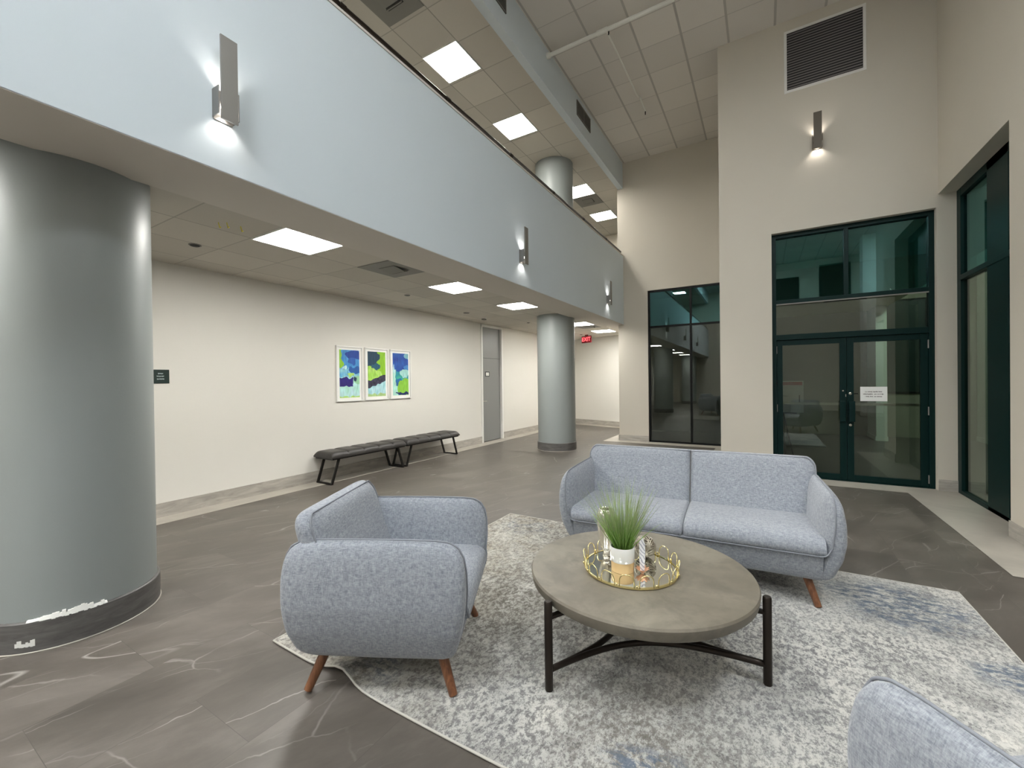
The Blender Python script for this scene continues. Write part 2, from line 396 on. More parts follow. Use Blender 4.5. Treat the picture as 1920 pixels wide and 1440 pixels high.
def copy_tree(o, parent=None):
    c = o.copy(); col.objects.link(c)
    if parent: c.parent = parent
    for ch in [x for x in list(bpy.data.objects) if x.parent == o]: copy_tree(ch, c)
    return c
def text_mesh(body, size, m, name, parent=None):
    cu = bpy.data.curves.new(name, 'FONT'); cu.body = body; cu.size = size; cu.extrude = .001; cu.align_x = 'CENTER'; cu.align_y = 'CENTER'
    t = bpy.data.objects.new(name, cu); col.objects.link(t); bpy.context.view_layer.update()
    me = bpy.data.meshes.new_from_object(t.evaluated_get(bpy.context.evaluated_depsgraph_get()))
    bpy.data.objects.remove(t); me.materials.clear(); me.materials.append(m)
    o = bpy.data.objects.new(name, me); col.objects.link(o)
    if parent: o.parent = parent
    return o
def strokes(mb, put, x0, x1, z, h, seed, gap=.12):
    """a line of small unreadable letter strokes; put(x0,x1,z0,z1) adds one"""
    rn = random.Random(seed); x = x0
    while x < x1:
        wd = h*rn.uniform(.25, .5)
        if rn.random() > gap: put(x, min(x+wd, x1), z-h*rn.choice((.5,.5,.5,.75)), z+h*rn.choice((.5,.35,.5,.7)))
        x += wd + h*.13

# ------------------------------------------------------------------ the setting
XL, XF, XR = -5.82, -2.9, 1.93            # corridor wall, balcony face, right wall
ZC, ZB, ZT, ZU, ZH = 2.875, 2.815, 4.47, 6.13, 6.72
YB = -8.0                                  # wall behind the camera
YW, YD, YP = 10.2, 7.58, 7.45              # window wall, door plane, pier face
def boxes(*bs):
    mb = MB()
    for b in bs: mb.box(*b)
    return mb
struct('floor', boxes((-6.2, 6.3, YB-.2, 7.62, -.12, 0), (-6.2, -.55, 7.6, 14.2, -.12, 0)), M_floor)
struct('floor_vestibule', boxes((-.55, 8, 7.62, 14.2, -.12, 0)), M_vfloor)
struct('wall_left', boxes((XL-.2, XL, YB, 8.30, 0, ZC+.2), (XL-.2, XL, 8.30, 9.27, 2.86, ZC+.2), (XL-.2, XL, 9.27, 14.3, 0, ZC+.2)), M_cream)
fw = MB(); A = Vector((-5.9, 13.72, 0)); B = Vector((-2.4, 12.62, 0)); n_ = Vector((.3, 1, 0)).normalized()*.15
fw.loft([[A, B, B+n_, A+n_], [p+Vector((0,0,3.05)) for p in (A, B, B+n_, A+n_)]])
struct('wall_corridor_end', fw, M_cream)
d_ = (B-A).normalized(); nn = Vector((d_.y, -d_.x, 0))
fb = MB(); fb.loft([[A+nn*.015, B+nn*.015, B, A], [p+Vector((0,0,.16)) for p in (A+nn*.015, B+nn*.015, B, A)]])
struct('baseboard_corridor_end', fb, M_base)
fb = MB(); fb.loft([[A+nn*.3, B+nn*.3, B, A], [p+Vector((0,0,.003)) for p in (A+nn*.3, B+nn*.3, B, A)]])
struct('trim_6', fb, M_border)
struct('ceiling_corridor', boxes((XL, -3.50, YB, 14.2, ZC, ZC+.08)), M_tile_low)
struct('ceiling_soffit', boxes((-3.50, XF-.003, YB, 14.2, ZB-.003, ZB), (-3.50, -3.02, YB, 14.2, ZB, ZC+.08)), M_soffit)
struct('floor_upper', boxes((-6, XF-.12, YB, 14.2, 3.30, 3.40)), M_band)
struct('wall_balcony', boxes((XF-.12, XF, YB, YW-.34, ZB, ZT)), M_fascia, bevel=.004)
struct('wall_balcony_end', boxes((XF-.12, XF-.006, YW-.335, YW, ZB, ZT)), M_fascia, bevel=.004)
struct('trim_7', boxes((XF-.13, XF+.006, YB, YW, ZT, ZT+.022)), M_soffit)
struct('wall_upper', boxes((XL-.2, XL, YB, 14.2, 3.4, ZU+.2), (-5.9, -3.04, 13.3, 13.5, 3.4, ZU+.2)), M_beige)
struct('ceiling_upper', boxes((XL, -3.02, YB, 14.2, ZU, ZU+.08)), M_tile_up)
struct('wall_bulkhead', boxes((-3.02, XF, YB, YW, ZU-.02, ZH)), M_fascia)
struct('ceiling', boxes((XF, 6.2, YB, YW, ZH, ZH+.08)), M_tile_high)
# window wall with its opening
WX0, WX1, WZ = -2.34, -.62, 3.57
struct('wall_window', boxes((-3.04, WX0, YW, YW+.25, 0, ZH), (WX0, WX1+.1, YW, YW+.25, WZ, ZH)), M_beige)
struct('wall_return', boxes((-3.04, -2.9, YW+.25, 12.55, 0, ZC+.1)), M_beige)
# pier and door wall
DX0, DX1, DZ = .115, 1.915, 3.635
struct('wall_door', boxes((-.59, DX0, YP, YP+.27, 0, ZH), (DX0, DX1, YP, YP+.27, DZ, ZH), (DX1, 2.14, YP, YP+.27, 0, 3.80), (DX1, 2.4, YP, YP+.27, 3.80, ZH)), M_beige)
struct('wall_pier', boxes((-.59, -.44, YP+.27, YW+.25, 0, ZH)), M_beige)
# right wall with window recess
RY0, RY1 = 5.63, YP
struct('wall_right', boxes((XR, XR+.40, 4.85, RY0, 0, ZH), (XR, XR+.40, RY0, RY1, 3.80, ZH)), M_beige)
struct('wall_right_return', boxes((XR+.4, 6.2, 4.85, 5.05, 0, ZH)), M_beige)
struct('wall_side', boxes((6.0, 6.2, YB, 4.85, 0, ZH)), M_beige)
struct('wall_back', boxes((-6, 6.2, YB-.2, YB, 0, ZH)), M_beige)
# vestibule behind the glass
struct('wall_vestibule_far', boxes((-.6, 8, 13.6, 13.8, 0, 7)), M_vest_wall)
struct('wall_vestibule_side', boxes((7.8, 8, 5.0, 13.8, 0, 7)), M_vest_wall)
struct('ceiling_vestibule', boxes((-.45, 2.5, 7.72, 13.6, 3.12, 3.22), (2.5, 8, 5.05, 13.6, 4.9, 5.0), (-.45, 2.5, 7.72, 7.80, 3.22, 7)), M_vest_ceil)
struct('floor_outside', boxes((2.35, 8, 5.05, 7.62, -.12, 0)), M_vfloor)
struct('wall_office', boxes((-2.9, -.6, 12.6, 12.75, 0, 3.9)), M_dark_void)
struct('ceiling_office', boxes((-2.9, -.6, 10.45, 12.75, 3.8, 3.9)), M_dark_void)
# baseboards and pale floor border
struct('baseboard_left', boxes((XL, XL+.014, YB, 8.30, 0, .16), (XL, XL+.014, 9.27, 13.7, 0, .16)), M_base, bevel=.002)
struct('baseboard_window', boxes((-3.05, WX0, YW-.014, YW, 0, .14), (-3.055, -3.04, YW-.014, 12.5, 0, .14)), M_base)
struct('baseboard_door', boxes((DX1+.005, 2.1, YP-.014, YP, 0, .15), (-.6, DX0, YP-.014, YP, 0, .15)), M_base)
struct('baseboard_right', boxes((XR-.014, XR, 4.84, RY0, 0, .15)), M_base)
def poly(pts, z0, z1):
    mb = MB(); mb.loft([[(x, y, z0) for x, y in pts], [(x, y, z1) for x, y in pts]]); return mb
struct('trim_1', poly([(-5.82, YB), (-5.525, YB), (-5.525, 13.4), (-5.82, 13.6)], 0, .003), M_border)
struct('trim_2', boxes((-3.36, -.59, 9.90, YW+.02, 0, .003), (-3.36, -3.04, YW+.02, 12.4, 0, .003)), M_border)
struct('trim_3', boxes((-.59-.3, -.59, 7.15, 9.90, 0, .003), (-.59, 1.93, 7.15, 7.56, 0, .003)), M_border)
struct('trim_4', poly([(1.56, 4.52), (2.11, 4.52), (2.11, 7.5), (1.56, 7.5)], .0032, .005), M_border)
struct('trim_5', boxes((2.1, 6.0, 4.52, 4.85, 0, .003)), M_border)

# round columns
def column(loc, zt, label, band=True, group='round grey columns'):
    c = empty('round_column', loc, 0, label, 'column', group)
    R0 = .405
    MB().lathe([(R0, 0.001), (R0, zt)], n=96).build('shaft', M_column, c, smooth=True, auto=40)
    if band:
        MB().lathe([(R0, .001), (R0+.017, .001), (R0+.017, .165), (R0+.010, .172), (R0, .172)], n=96, cap=False).build('base_band', M_band, c, smooth=True, auto=40)
        MB().lathe([(R0+.017, .0005), (R0+.024, .0005), (R0+.019, .006), (R0+.017, .006)], n=96, cap=False).build('sealant_bead', M_border, c, smooth=True)
    return c
c1 = column((-3.845, .88, 0), ZC-.001, 'large grey round column in the left foreground with chipped base')
# chipped plaster above the band of the near column
mb = MB()
rn = random.Random(3)
for k in range(26):
    a = math.radians(-40 + k*1.75 + rn.uniform(-.3, .3)); a2 = a + math.radians(2.1)
    h0 = .166+rn.uniform(0, .006); h1 = .179+rn.uniform(.004, .030)*(1-abs(k-15)/16); rr = .4235
    mb.loft([[(r*math.cos(x), r*math.sin(x), h0) for r, x in ((.40, a), (rr, a), (rr, a2), (.40, a2))],
             [(r*math.cos(x), r*math.sin(x), h1) for r, x in ((.40, a), (rr-.008, a), (rr-.008, a2), (.40, a2))]])
mb.build('chipped_plaster', M_plaster, c1)
mb = MB()
for k in range(9):
    a = math.radians(-47 + k*1.3); h0 = .035+rn.uniform(0, .006); h1 = .055+rn.uniform(0, .02)
    mb.loft([[(r*math.cos(x), r*math.sin(x), h0) for r, x in ((.41, a), (.4235, a), (.4235, a+.024), (.41, a+.024))],
             [(r*math.cos(x), r*math.sin(x), h1) for r, x in ((.41, a), (.4235, a), (.4235, a+.024), (.41, a+.024))]])
mb.build('paint_chip', M_plaster, c1)
MB().tube([(.41+.0+.03*math.sin(t*PI), .10+.05*t, ZC-.02-.03*t) for t in [i/8 for i in range(9)]], .004).build('loose_wire', M_black_metal, c1)
column((-3.87, 8.36, 0), ZC-.001, 'grey round column at the far end of the corridor')
column((-3.845, -6.6, 0), ZC-.001, 'grey round column behind the camera')
column((-3.87, 8.36, 3.401), ZU-3.402, 'grey round column standing on the upper level behind the railing', band=False)
column((-3.845, .88, 3.401), ZU-3.402, 'grey round column on the upper level above the near column', band=False)

# ceiling lights and vents
def ceiling_light(x0, y0, z, m, label, group, sx=.61, sy=.61):
    t = empty('ceiling_light', (x0+sx/2, y0+sy/2, z), 0, label, 'ceiling light', group)
    a, b, f = sx/2, sy/2, .014
    mb = boxes((-a, a, -b, -b+f, -.012, .004), (-a, a, b-f, b, -.012, .004), (-a, -a+f, -b+f, b-f, -.012, .004), (a-f, a, -b+f, b-f, -.012, .004))
    mb.build('frame', M_white, t)
    boxes((-a+f, a-f, -b+f, b-f, -.006, .002)).build('diffuser', m, t); return t
def ceiling_vent(x0, y0, z, label, group):
    t = empty('ceiling_vent', (x0+.305, y0+.305, z), 0, label, 'air vent', group)
    boxes((-.3, .3, -.3, -.13, -.006, .0), (-.3, .3, .13, .3, -.006, 0), (-.3, -.13, -.13, .13, -.006, 0), (.13, .3, -.13, .13, -.006, 0)).build('plate', M_vent, t)
    boxes((-.13, .13, -.13, .13, -.003, 0)).build('recess', M_vent_dark, t)
    mb = MB()
    mb.add([(-.125,-.12,-.004), (.125,-.12,-.004), (.125,.05,-.035), (-.125,.05,-.035), (-.125,-.12,-.008), (.125,-.12,-.008), (.125,.05,-.039), (-.125,.05,-.039)], [(0,1,2,3), (7,6,5,4), (0,4,5,1), (1,5,6,2), (2,6,7,3), (3,7,4,0)])
    mb.box(-.125, .125, .085, .10, -.03, -.003); mb.build('deflector', M_vent, t); return t
X0 = -4.19
low = [(2.19, 'nearest large bright square ceiling panel under the balcony, left of the vent'), (4.645, 'square ceiling panel under the balcony just beyond the grey vent'),
       (6.47, 'square ceiling panel under the balcony in front of the far column'), (9.52, 'square ceiling panel half hidden behind the far column'),
       (11.35, 'farthest square ceiling panel in the corridor above the exit sign'),
       (-.86, 'corridor ceiling panel beside the near column, behind it'), (-3.3, 'corridor ceiling panel behind the camera'), (-5.7, 'corridor ceiling panel at the rear of the lobby')]
for y, lb in low: ceiling_light(X0, y, ZC, M_panel, lb, 'square light panels in the corridor ceiling')
upp = [(4.58, 'nearest bright square panel in the upper level ceiling'), (6.40, 'square panel in the upper level ceiling before the column top'),
       (9.50, 'square panel in the upper level ceiling just behind the column'), (11.33, 'farthest square panel in the upper level ceiling'),
       (1.3, 'upper level ceiling panel above the near sconce'), (-.8, 'upper level ceiling panel above the camera left'), (-4., 'upper level ceiling panel at the rear')]
for y, lb in upp: ceiling_light(X0+.02, y, ZU, M_panel_up, lb, 'square light panels in the upper ceiling')
ceiling_vent(X0, 3.41, ZC-.001, 'grey square air diffuser between two corridor light panels', 'square ceiling diffusers')
ceiling_vent(X0, 10.15, ZC-.001, 'grey square air diffuser beyond the far column in the corridor', 'square ceiling diffusers')
ceiling_vent(X0+.02, 3.36, ZU-.001, 'grey square air diffuser in the upper ceiling near the top edge', 'square ceiling diffusers')
ceiling_vent(X0+.02, 10.15, ZU-.001, 'grey square air diffuser in the upper ceiling behind the column', 'square ceiling diffusers')
for i, (x, y) in enumerate([(3.4, -1.0), (-1.9, -1.9), (4.9, -4.9), (-1.6, -5.4), (1.6, .6)]):
    ceiling_light(x, y, ZH, M_panel_lobby, ['lobby ceiling panel behind the camera, nearest the right wall', 'lobby ceiling panel behind the camera, nearest the balcony', 'lobby ceiling panel at the rear right of the lobby', 'lobby ceiling panel at the rear left of the lobby', 'lobby ceiling panel nearly overhead of the camera'][i], 'high lobby ceiling panels', 1.22, 1.22)
# small ceiling devices
sm = [(-4.85, 2.0, 'dark round speaker grille in the corridor ceiling left of the light', .045), (-4.88, 4.94, 'small round ceiling sensor beside the second light panel', .04),
      (-5.16, 6.88, 'flat round ceiling detector near the grey door', .05), (-4.82, 8.87, 'small round ceiling sprinkler left of the far column', .03), (-4.76, 12.12, 'small round ceiling sprinkler before the exit sign', .035)]
for x, y, lb, r in sm:
    t = empty('ceiling_sensor', (x, y, ZC), 0, lb, 'ceiling sensor', 'small round ceiling fittings')
    MB().lathe([(r*1.2, -.001), (r*1.2, -.006), (r, -.008), (r, -.001)], n=24).build('ring', M_vent, t)
    MB().lathe([(r*.9, -.006), (r*.8, -.014), (r*.3, -.018)], n=24).build('grille', M_vent_dark if r > .042 and y < 3 else M_vent, t)
t = empty('ceiling_camera', (-5.24, 7.63, ZC), 0, 'small wedge shaped ceiling device near the top of the grey door', 'ceiling sensor')
boxes((-.03, .03, -.03, .03, -.02, 0)).build('base', M_white, t); boxes((-.045, .02, -.045, .045, -.05, -.02)).build('housing', M_vent, t)
for i, (x, y) in enumerate([(-4.01, 1.83), (-3.955, 1.87), (-3.95, 1.98)]):
    mb = MB(); mb.bar((0, 0, 0), (0.004, .01, -.045), .010, .003); mb.bar((.004, .01, -.045), (.012, .016, -.036), .010, .003)
    o = mb.build('yellow_hook', M_yellow); o.location = (x, y, ZC-.001)
    tag(o, ['leftmost small yellow tab hanging from the corridor ceiling', 'middle small yellow tab hanging from the corridor ceiling', 'rightmost bright yellow hook hanging from the corridor ceiling'][i], 'hook', 'yellow hooks in the ceiling')
# bulkhead grilles
for y0, y1, lb in ((7.28, 7.97, 'dark rectangular vent grille on the bulkhead left of the tiled lobby ceiling'), (4.0, 4.81, 'dark vent grille on the bulkhead at the top edge of the picture')):
    t = empty('wall_vent', (XF, y0, 6.34), 0, lb, 'air vent', 'bulkhead grilles')
    L_ = y1-y0
    boxes((0, .006, 0, L_, 0, .27)).build('backing', M_vent_dark, t)
    boxes((.001, .014, 0, L_, 0, .015), (.001, .014, 0, L_, .255, .27), (.001, .014, 0, .015, 0, .27), (.001, .014, L_-.015, L_, 0, .27), (.001, .014, L_*.5-.008, L_*.5+.008, 0, .27)).build('frame', M_vent, t)
    mb = MB()
    for k in range(9): mb.box(.004, .012, .015, L_-.015, .03+k*.026, .034+k*.026)
    mb.build('slats', M_vent, t)
# sprinkler pipe
t = empty('sprinkler_pipe', (XF, 6.06, 6.60), 0, 'white sprinkler pipe crossing below the tiled lobby ceiling', 'pipe')
MB().tube([(.0, 0, 0), (1.9, 0, 0)], .028, 16).tube([(0, 0, 0), (.05, 0, 0)], .042, 16).tube([(.82, 0, 0), (.98, 0, 0)], .037, 16).build('pipe', M_white_pipe, t, smooth=True, auto=40)
MB().tube([(.95, 0, 0), (.95, .06, .02), (.95, .12, .03), (.96, 1.7, .05), (.96, 1.85, .08), (.96, 1.88, .105)], .013, 12).build('branch', M_white_pipe, t, smooth=True)
MB().tube([(.99, .02, 0), (.99, .02, -.05), (.985, .02, -.07)], .009, 10).build('sprinkler_head', M_black_metal, t)
MB().tube([(1.9, 0, 0), (1.9, 0, .11)], .016, 12).build('riser', M_white_pipe, t, smooth=True)
t = empty('sprinkler_drop', (-1.92, 8.35, ZH), 0, 'thin sprinkler drop with black head hanging from the tiled lobby ceiling', 'sprinkler')
MB().tube([(0, -.35, 0), (0, -.33, -.05), (0, -.1, -.06), (0, 0, -.06), (0, 0, -.08)], .011, 10).build('pipe', M_white_pipe, t, smooth=True)
MB().tube([(0, 0, -.08), (0, 0, -.14)], .010, 10).build('sprinkler_head', M_black_metal, t)

# balcony railing
t = empty('balcony_railing', (XF-.06, 0, ZT+.022), 0, 'dark metal handrail running along the top of the balcony wall', 'railing')
MB().tube([(0, YB+.1, .09), (0, YW-.03, .09)], .021, 14).build('handrail', M_bronze, t, smooth=True)
y = 2.3-1.35*6
while y < YW-.1:
    mb = MB(); mb.tube([(0, y, 0), (0, y, .088)], .010, 8); mb.lathe([(.028, .0), (.028, .006)], (0, y), 12); mb.tube([(0, y-.03, .09), (0, y+.03, .09)], .026, 12)
    mb.build('bracket', M_bronze, t, smooth=True, auto=40); y += 1.35

# wall sconces (plate standing off the wall, box behind its lower end, light up and down)
def sconce(loc, rz, label, m=None):
    m = m or M_steel
    """local +x = away from the wall, y along it, origin at the plate's foot"""
    t = empty('wall_sconce', loc, rz, label, 'wall lamp', 'up and down wall lamps')
    boxes((.078, .090, -.048, .048, 0, .51)).build('front_plate', m, t, bevel=.001)
    b = boxes((.0, .079, -.060, -.054, .03, .20), (.0, .079, .054, .060, .03, .20), (0, .006, -.054, .054, .02, .21), (.006, .078, -.054, .054, .105, .125)).build('lamp_box', m, t, bevel=.001)
    boxes((.020, .060, -.025, .025, .1255, .134)).build('upper_lens', M_bulb, t)
    boxes((.020, .060, -.025, .025, .093, .1045)).build('lower_lens', M_bulb, t)
    for s, z in ((1, .19), (-1, .055)):
        ld = bpy.data.lights.new('sconce_light', 'SPOT'); ld.energy = SCONCE; ld.color = (1., .93, .85); ld.spot_size = math.radians(118); ld.spot_blend = .8; ld.shadow_soft_size = .02
        lo = bpy.data.objects.new('sconce_light', ld); col.objects.link(lo); lo.parent = t; lo.location = (.04, 0, z)
        lo.rotation_euler = (PI if s > 0 else 0, 0, 0)
    return t
for y, lb in ((1.36, 'steel sconce on the balcony wall nearest the camera, above the big column'), (5.15, 'steel sconce in the middle of the balcony wall'), (8.93, 'steel sconce at the far end of the balcony wall'), (-2.43, 'steel sconce on the balcony wall behind the camera')):
    sconce((XF, y, 3.10), 0, lb)
sconce((.68, YP, 4.72), -PI/2, 'bronze toned sconce on the beige wall above the glass entrance', mat('bronze_toned_steel', (.115,.10,.08), .5, .6))

# big louvre grille
t = empty('wall_louvre', (.29, YP, 5.66), 0, 'large white framed louvre grille high on the beige wall above the sconce', 'air vent')
W_, H_ = .94, .90
boxes((0, W_, -.012, 0, 0, .035), (0, W_, -.012, 0, H_-.035, H_), (0, .035, -.012, 0, .035, H_-.035), (W_-.035, W_, -.012, 0, .035, H_-.035)).build('frame', M_white, t, bevel=.002)
boxes((.035, W_-.035, -.003, 0, .035, H_-.035)).build('backing', M_vent_dark, t)
mb = MB()
for k in range(22):
    z = .045+k*.0372; mb.add([(.035, -.003, z+.022), (W_-.035, -.003, z+.022), (W_-.035, -.016, z), (.035, -.016, z), (.035, -.003, z+.018), (W_-.035, -.003, z+.018), (W_-.035, -.014, z-.003), (.035, -.014, z-.003)], [(0,1,2,3), (7,6,5,4), (0,4,5,1), (1,5,6,2), (2,6,7,3), (3,7,4,0)])
mb.build('slats', M_louvre, t)

struct('ceiling_alcove', boxes((3.3, 6.0, -3.5, 4.85, 3.3, 3.4), (3.3, 3.4, -3.5, 4.85, 3.4, ZH)), M_soffit)
for y, lb in ((1.0, 'alcove ceiling panel to the right of the camera'), (-1.6, 'alcove ceiling panel behind and right of the camera')):
    ceiling_light(4.2, y, 3.3, emit('alcove_diffuser', (1., .97, .92), 5.), lb, 'alcove ceiling panels', .61, .61)

# ------------------------------------------------------------------ windows and doors
def pane(mb_box, m, parent, name='pane'): return boxes(mb_box).build(name, m, parent)
# window 1, in the far window wall
t = empty('window_1', (0, 0, 0), kind='structure'); y = YW+.06
f = .045
boxes((WX0, WX0+f, y-.03, y+.03, 0, WZ), (WX0, WX1+.1, y-.03, y+.03, WZ-f, WZ), (WX0, WX1+.1, y-.03, y+.03, 0, f), (WX0, WX1+.1, y-.03, y+.03, 2.69, 2.69+f), (-1.425, -1.38, y-.031, y+.031, 0, WZ)).build('window_frame', M_black_frame, t, bevel=.003)
for xa, xb in ((WX0+f, -1.425), (-1.38, WX1+.1)):
    pane((xa, xb, y-.004, y+.004, f, 2.69), M_glass, t); pane((xa, xb, y-.004, y+.004, 2.69+f, WZ-f), M_glass_teal, t)
# entrance: frame, transoms
t = empty('window_2', (0, 0, 0), kind='structure'); y = YD
boxes((DX0, DX0+.055, y-.05, y+.05, 0, DZ), (DX1-.055, DX1, y-.05, y+.05, 0, DZ), (DX0+.055, DX1-.055, y-.05, y+.05, DZ-.06, DZ), (DX0+.055, DX1-.055, y-.05, y+.05, 2.585, 2.645), (DX0+.055, DX1-.055, y-.05, y+.05, 2.045, 2.125), (.985, 1.035, y-.049, y+.049, 2.645, DZ-.06), (DX0+.055, DX1-.055, y-.05, y+.05, 0.0, .012)).build('window_frame', M_black_green, t, bevel=.003)
boxes((DX0+.055, DX1-.055, y-.056, y-.050, 2.57, 2.588)).build('glazing_bead', M_vent, t)
pane((DX0+.055, .985, y-.004, y+.004, 2.645, DZ-.06), M_glass_teal, t); pane((1.035, DX1-.055, y-.004, y+.004, 2.645, DZ-.06), M_glass_teal, t)
pane((DX0+.055, DX1-.055, y-.004, y+.004, 2.125, 2.585), M_glass, t)
def door_leaf(name, xa, xb, hinge_left):
    t = empty(name, (0, 0, 0), kind='structure'); y = YD; s = .075
    xg0, xg1 = xa+s, xb-s
    boxes((xa, xg0, y-.022, y+.022, .014, 2.042), (xg1, xb, y-.022, y+.022, .014, 2.042), (xg0, xg1, y-.022, y+.022, .014, .095), (xg0, xg1, y-.022, y+.022, 1.965, 2.042)).build('door_frame', M_black_green, t, bevel=.002)
    pane((xg0, xg1, y-.004, y+.004, .095, 1.965), M_glass, t)
    # push bar on the far side
    boxes((xg0-.02, xg1+.02, y+.030, y+.060, 1.075, 1.11)).build('push_bar', M_silver, t)
    xh = xb-.035 if hinge_left else xa+.035; sg = 1 if hinge_left else -1
    mb = MB(); mb.box(xh-.018-(.028 if hinge_left else 0), xh+.018+(0 if hinge_left else .028), y-.085, y-.055, .85, 1.14); mb.box(xh-.012, xh+.012, y-.055, y-.022, .86, .885); mb.box(xh-.012, xh+.012, y-.055, y-.022, 1.105, 1.13)
    mb.build('door_handle', M_black_green, t, bevel=.004)
    xe = xa if hinge_left else xb
    for z in (.12, 1.02, 1.90):
        MB().tube([(xe, y-.034, z-.055), (xe, y-.034, z+.055)], .011, 10).build('hinge', M_steel, t, smooth=True, auto=40)
    return t, xh, y
dl, xh, y = door_leaf('door_1', DX0+.057, 1.007, True)
mb = MB(); mb.lathe([(.010, 0), (.010, .006)], n=16); o = mb.build('lock', M_silver, dl); o.rotation_euler = (PI/2, 0, 0); o.location = (xh-.005, y-.022, 1.285)
boxes((xh+.022, xh+.030, y-.026, y-.022, 1.20, 1.235)).build('latch_plate', M_silver, dl)
dr, xh, y = door_leaf('door_2', 1.013, DX1-.057, False)
for z, r in ((1.245, .018), (.80, .017)):
    mb = MB(); mb.lathe([(r, 0), (r, .010), (r*.6, .014)], n=20); o = mb.build('lock', M_silver, dr, smooth=True, auto=40); o.rotation_euler = (PI/2, 0, 0); o.location = (xh, y-.022, z)
boxes((1.09, 1.135, y-.012, y-.005, 1.238, 1.250)).build('latch_bar', M_black_frame, dr)
# right window
t = empty('window_3', (0, 0, 0), kind='structure'); xg = 2.12
boxes((xg-.02, xg+.06, YP-.115, YP, 0, 3.8), (xg-.02, xg+.06, 6.15, 6.62, 0, 3.8), (xg-.02, xg+.06, RY0, 5.72, 0, 3.8), (xg-.02, xg+.06, 5.72, YP-.115, 3.70, 3.8), (xg-.02, xg+.06, 5.72, YP-.115, 0, .05), (xg-.03, xg+.07, 5.72, YP-.115, 2.66, 2.72)).build('window_frame', M_black_green, t, bevel=.003)
for ya, yb in ((5.72, 6.15), (6.62, YP-.115)):
    pane((xg+.01, xg+.018, ya, yb, .05, 2.66), M_glass, t); pane((xg+.01, xg+.018, ya, yb, 2.72, 3.70), M_glass_teal, t)
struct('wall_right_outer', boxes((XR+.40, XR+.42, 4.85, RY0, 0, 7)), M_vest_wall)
# grey corridor door
t = empty('door_3', (0, 0, 0), kind='structure')
boxes((XL-.10, XL-.045, 8.36, 9.21, .01, 2.81)).build('door_leaf', M_grey_door, t)
boxes((XL-.045, XL-.044, 8.36, 9.21, 2.05, 2.058)).build('panel_joint', M_vent_dark, t)
boxes((XL-.12, XL+.02, 8.30, 8.36, 0, 2.86), (XL-.12, XL+.02, 9.21, 9.27, 0, 2.86), (XL-.12, XL+.02, 8.30, 9.27, 2.81, 2.86)).build('door_frame', M_white, t, bevel=.003)
mb = MB(); mb.tube([(XL-.045, 8.42, 1.0), (XL+.0, 8.42, 1.0)], .010, 10); mb.tube([(XL, 8.42, 1.0), (XL, 8.53, 1.0)], .009, 10)
mb.build('door_handle', M_silver, t, smooth=True)
pl = empty('door_plate', (XL-.044, 8.63, 1.66), 0, 'small framed notice on the grey corridor door', 'sign')
boxes((0, .006, -.09, .09, -.06, .06)).build('frame', M_vent_dark, pl); boxes((.006, .008, -.065, .065, -.04, .04)).build('paper', M_paper, pl)
# upper level doorway seen at the end
t = empty('door_4', (0, 0, 0), kind='structure'); boxes((-3.75, -3.2, 13.27, 13.3, 3.4, 5.5)).build('door_leaf', M_white, t)

# paper notice on the entrance door
t = empty('paper_notice', (1.305, YD-.0045, 1.24), 0, 'white paper notice with three lines of print taped on the right glass door', 'notice')
boxes((-.145, .145, -.0012, 0, -.10, .10)).build('sheet', M_paper, t)
mb = MB(); put = lambda a, b, c, d: mb.box(a, b, -.0020, -.0012, c, d)
strokes(mb, put, -.092, .09, .030, .011, 1); strokes(mb, put, -.112, .107, -.003, .011, 2); strokes(mb, put, -.092, .09, -.036, .010, 3)
mb.build('lettering', M_ink, t)
# wall sign by the near column
t = empty('wall_sign', (XL, 2.045, 1.58), 0, 'small dark green wall sign with three short lines beside the near column', 'sign')
boxes((0, .008, -.077, .077, -.078, .078)).build('plate', M_sign_green, t, bevel=.003)
mb = MB(); put = lambda a, b, c, d: mb.box(.008, .0095, a, b, c, d)
strokes(mb, put, -.028, .018, .034, .011, 4, 0); strokes(mb, put, -.040, .026, .004, .011, 5, 0); strokes(mb, put, -.038, .028, -.027, .011, 6, 0)
mb.build('lettering', M_sign_text, t)
# exit sign
t = empty('exit_sign', (-4.66, 12.3, ZC-.02), math.radians(-22), 'red exit sign hanging from the corridor ceiling at the far end', 'sign')
boxes((-.19, .19, -.02, .02, -.23, -.02)).build('housing', M_exit_body, t, bevel=.004); boxes((-.05, .05, -.02, .02, -.02, .02)).build('canopy', M_exit_body, t)
e = text_mesh('EXIT', .17, M_exit_text, 'lettering', t); e.rotation_euler = (PI/2, 0, 0); e.location = (0, -.021, -.125)

# vestibule contents seen through the glass
def pillar(x, y, w_, d, label, h=3.94):
    t = empty('square_pillar', (x, y, 0), 0, label, 'column', 'pale pillars beyond the glass')
    boxes((-w_/2, w_/2, -d/2, d/2, 0, h)).build('shaft', M_pillar, t, bevel=.004); boxes((-w_/2-.012, w_/2+.012, -d/2-.012, d/2+.012, 0, .10)).build('plinth', M_pillar, t)
pillar(2.32, 13.12, .20, .94, 'pale square pillar seen through the right glass door', 3.11)
pillar(4.52, 13.2, .80, .6, 'pale greenish pillar seen through the tall right window', 4.9)
t = empty('wall_panel', (2.95, 13.6, 1.1), 0, 'dark framed window seen through the right glass door', 'window')
boxes((-.34, .34, -.02, 0, 0, 2.2)).build('glass', M_sign_green, t); boxes((-.38, -.34, -.03, 0, -.04, 2.24), (.34, .38, -.03, 0, -.04, 2.24), (-.34, .34, -.03, 0, -.04, 0), (-.34, .34, -.03, 0, 2.2, 2.24)).build('frame', M_black_frame, t)
o = boxes((.0, 1.12, 11.0, 13.3, 0.001, .012)).build('door_mat', mat('grey_mat', (.16,.165,.17), .9)); tag(o, 'grey floor mat beyond the left glass door', 'mat')
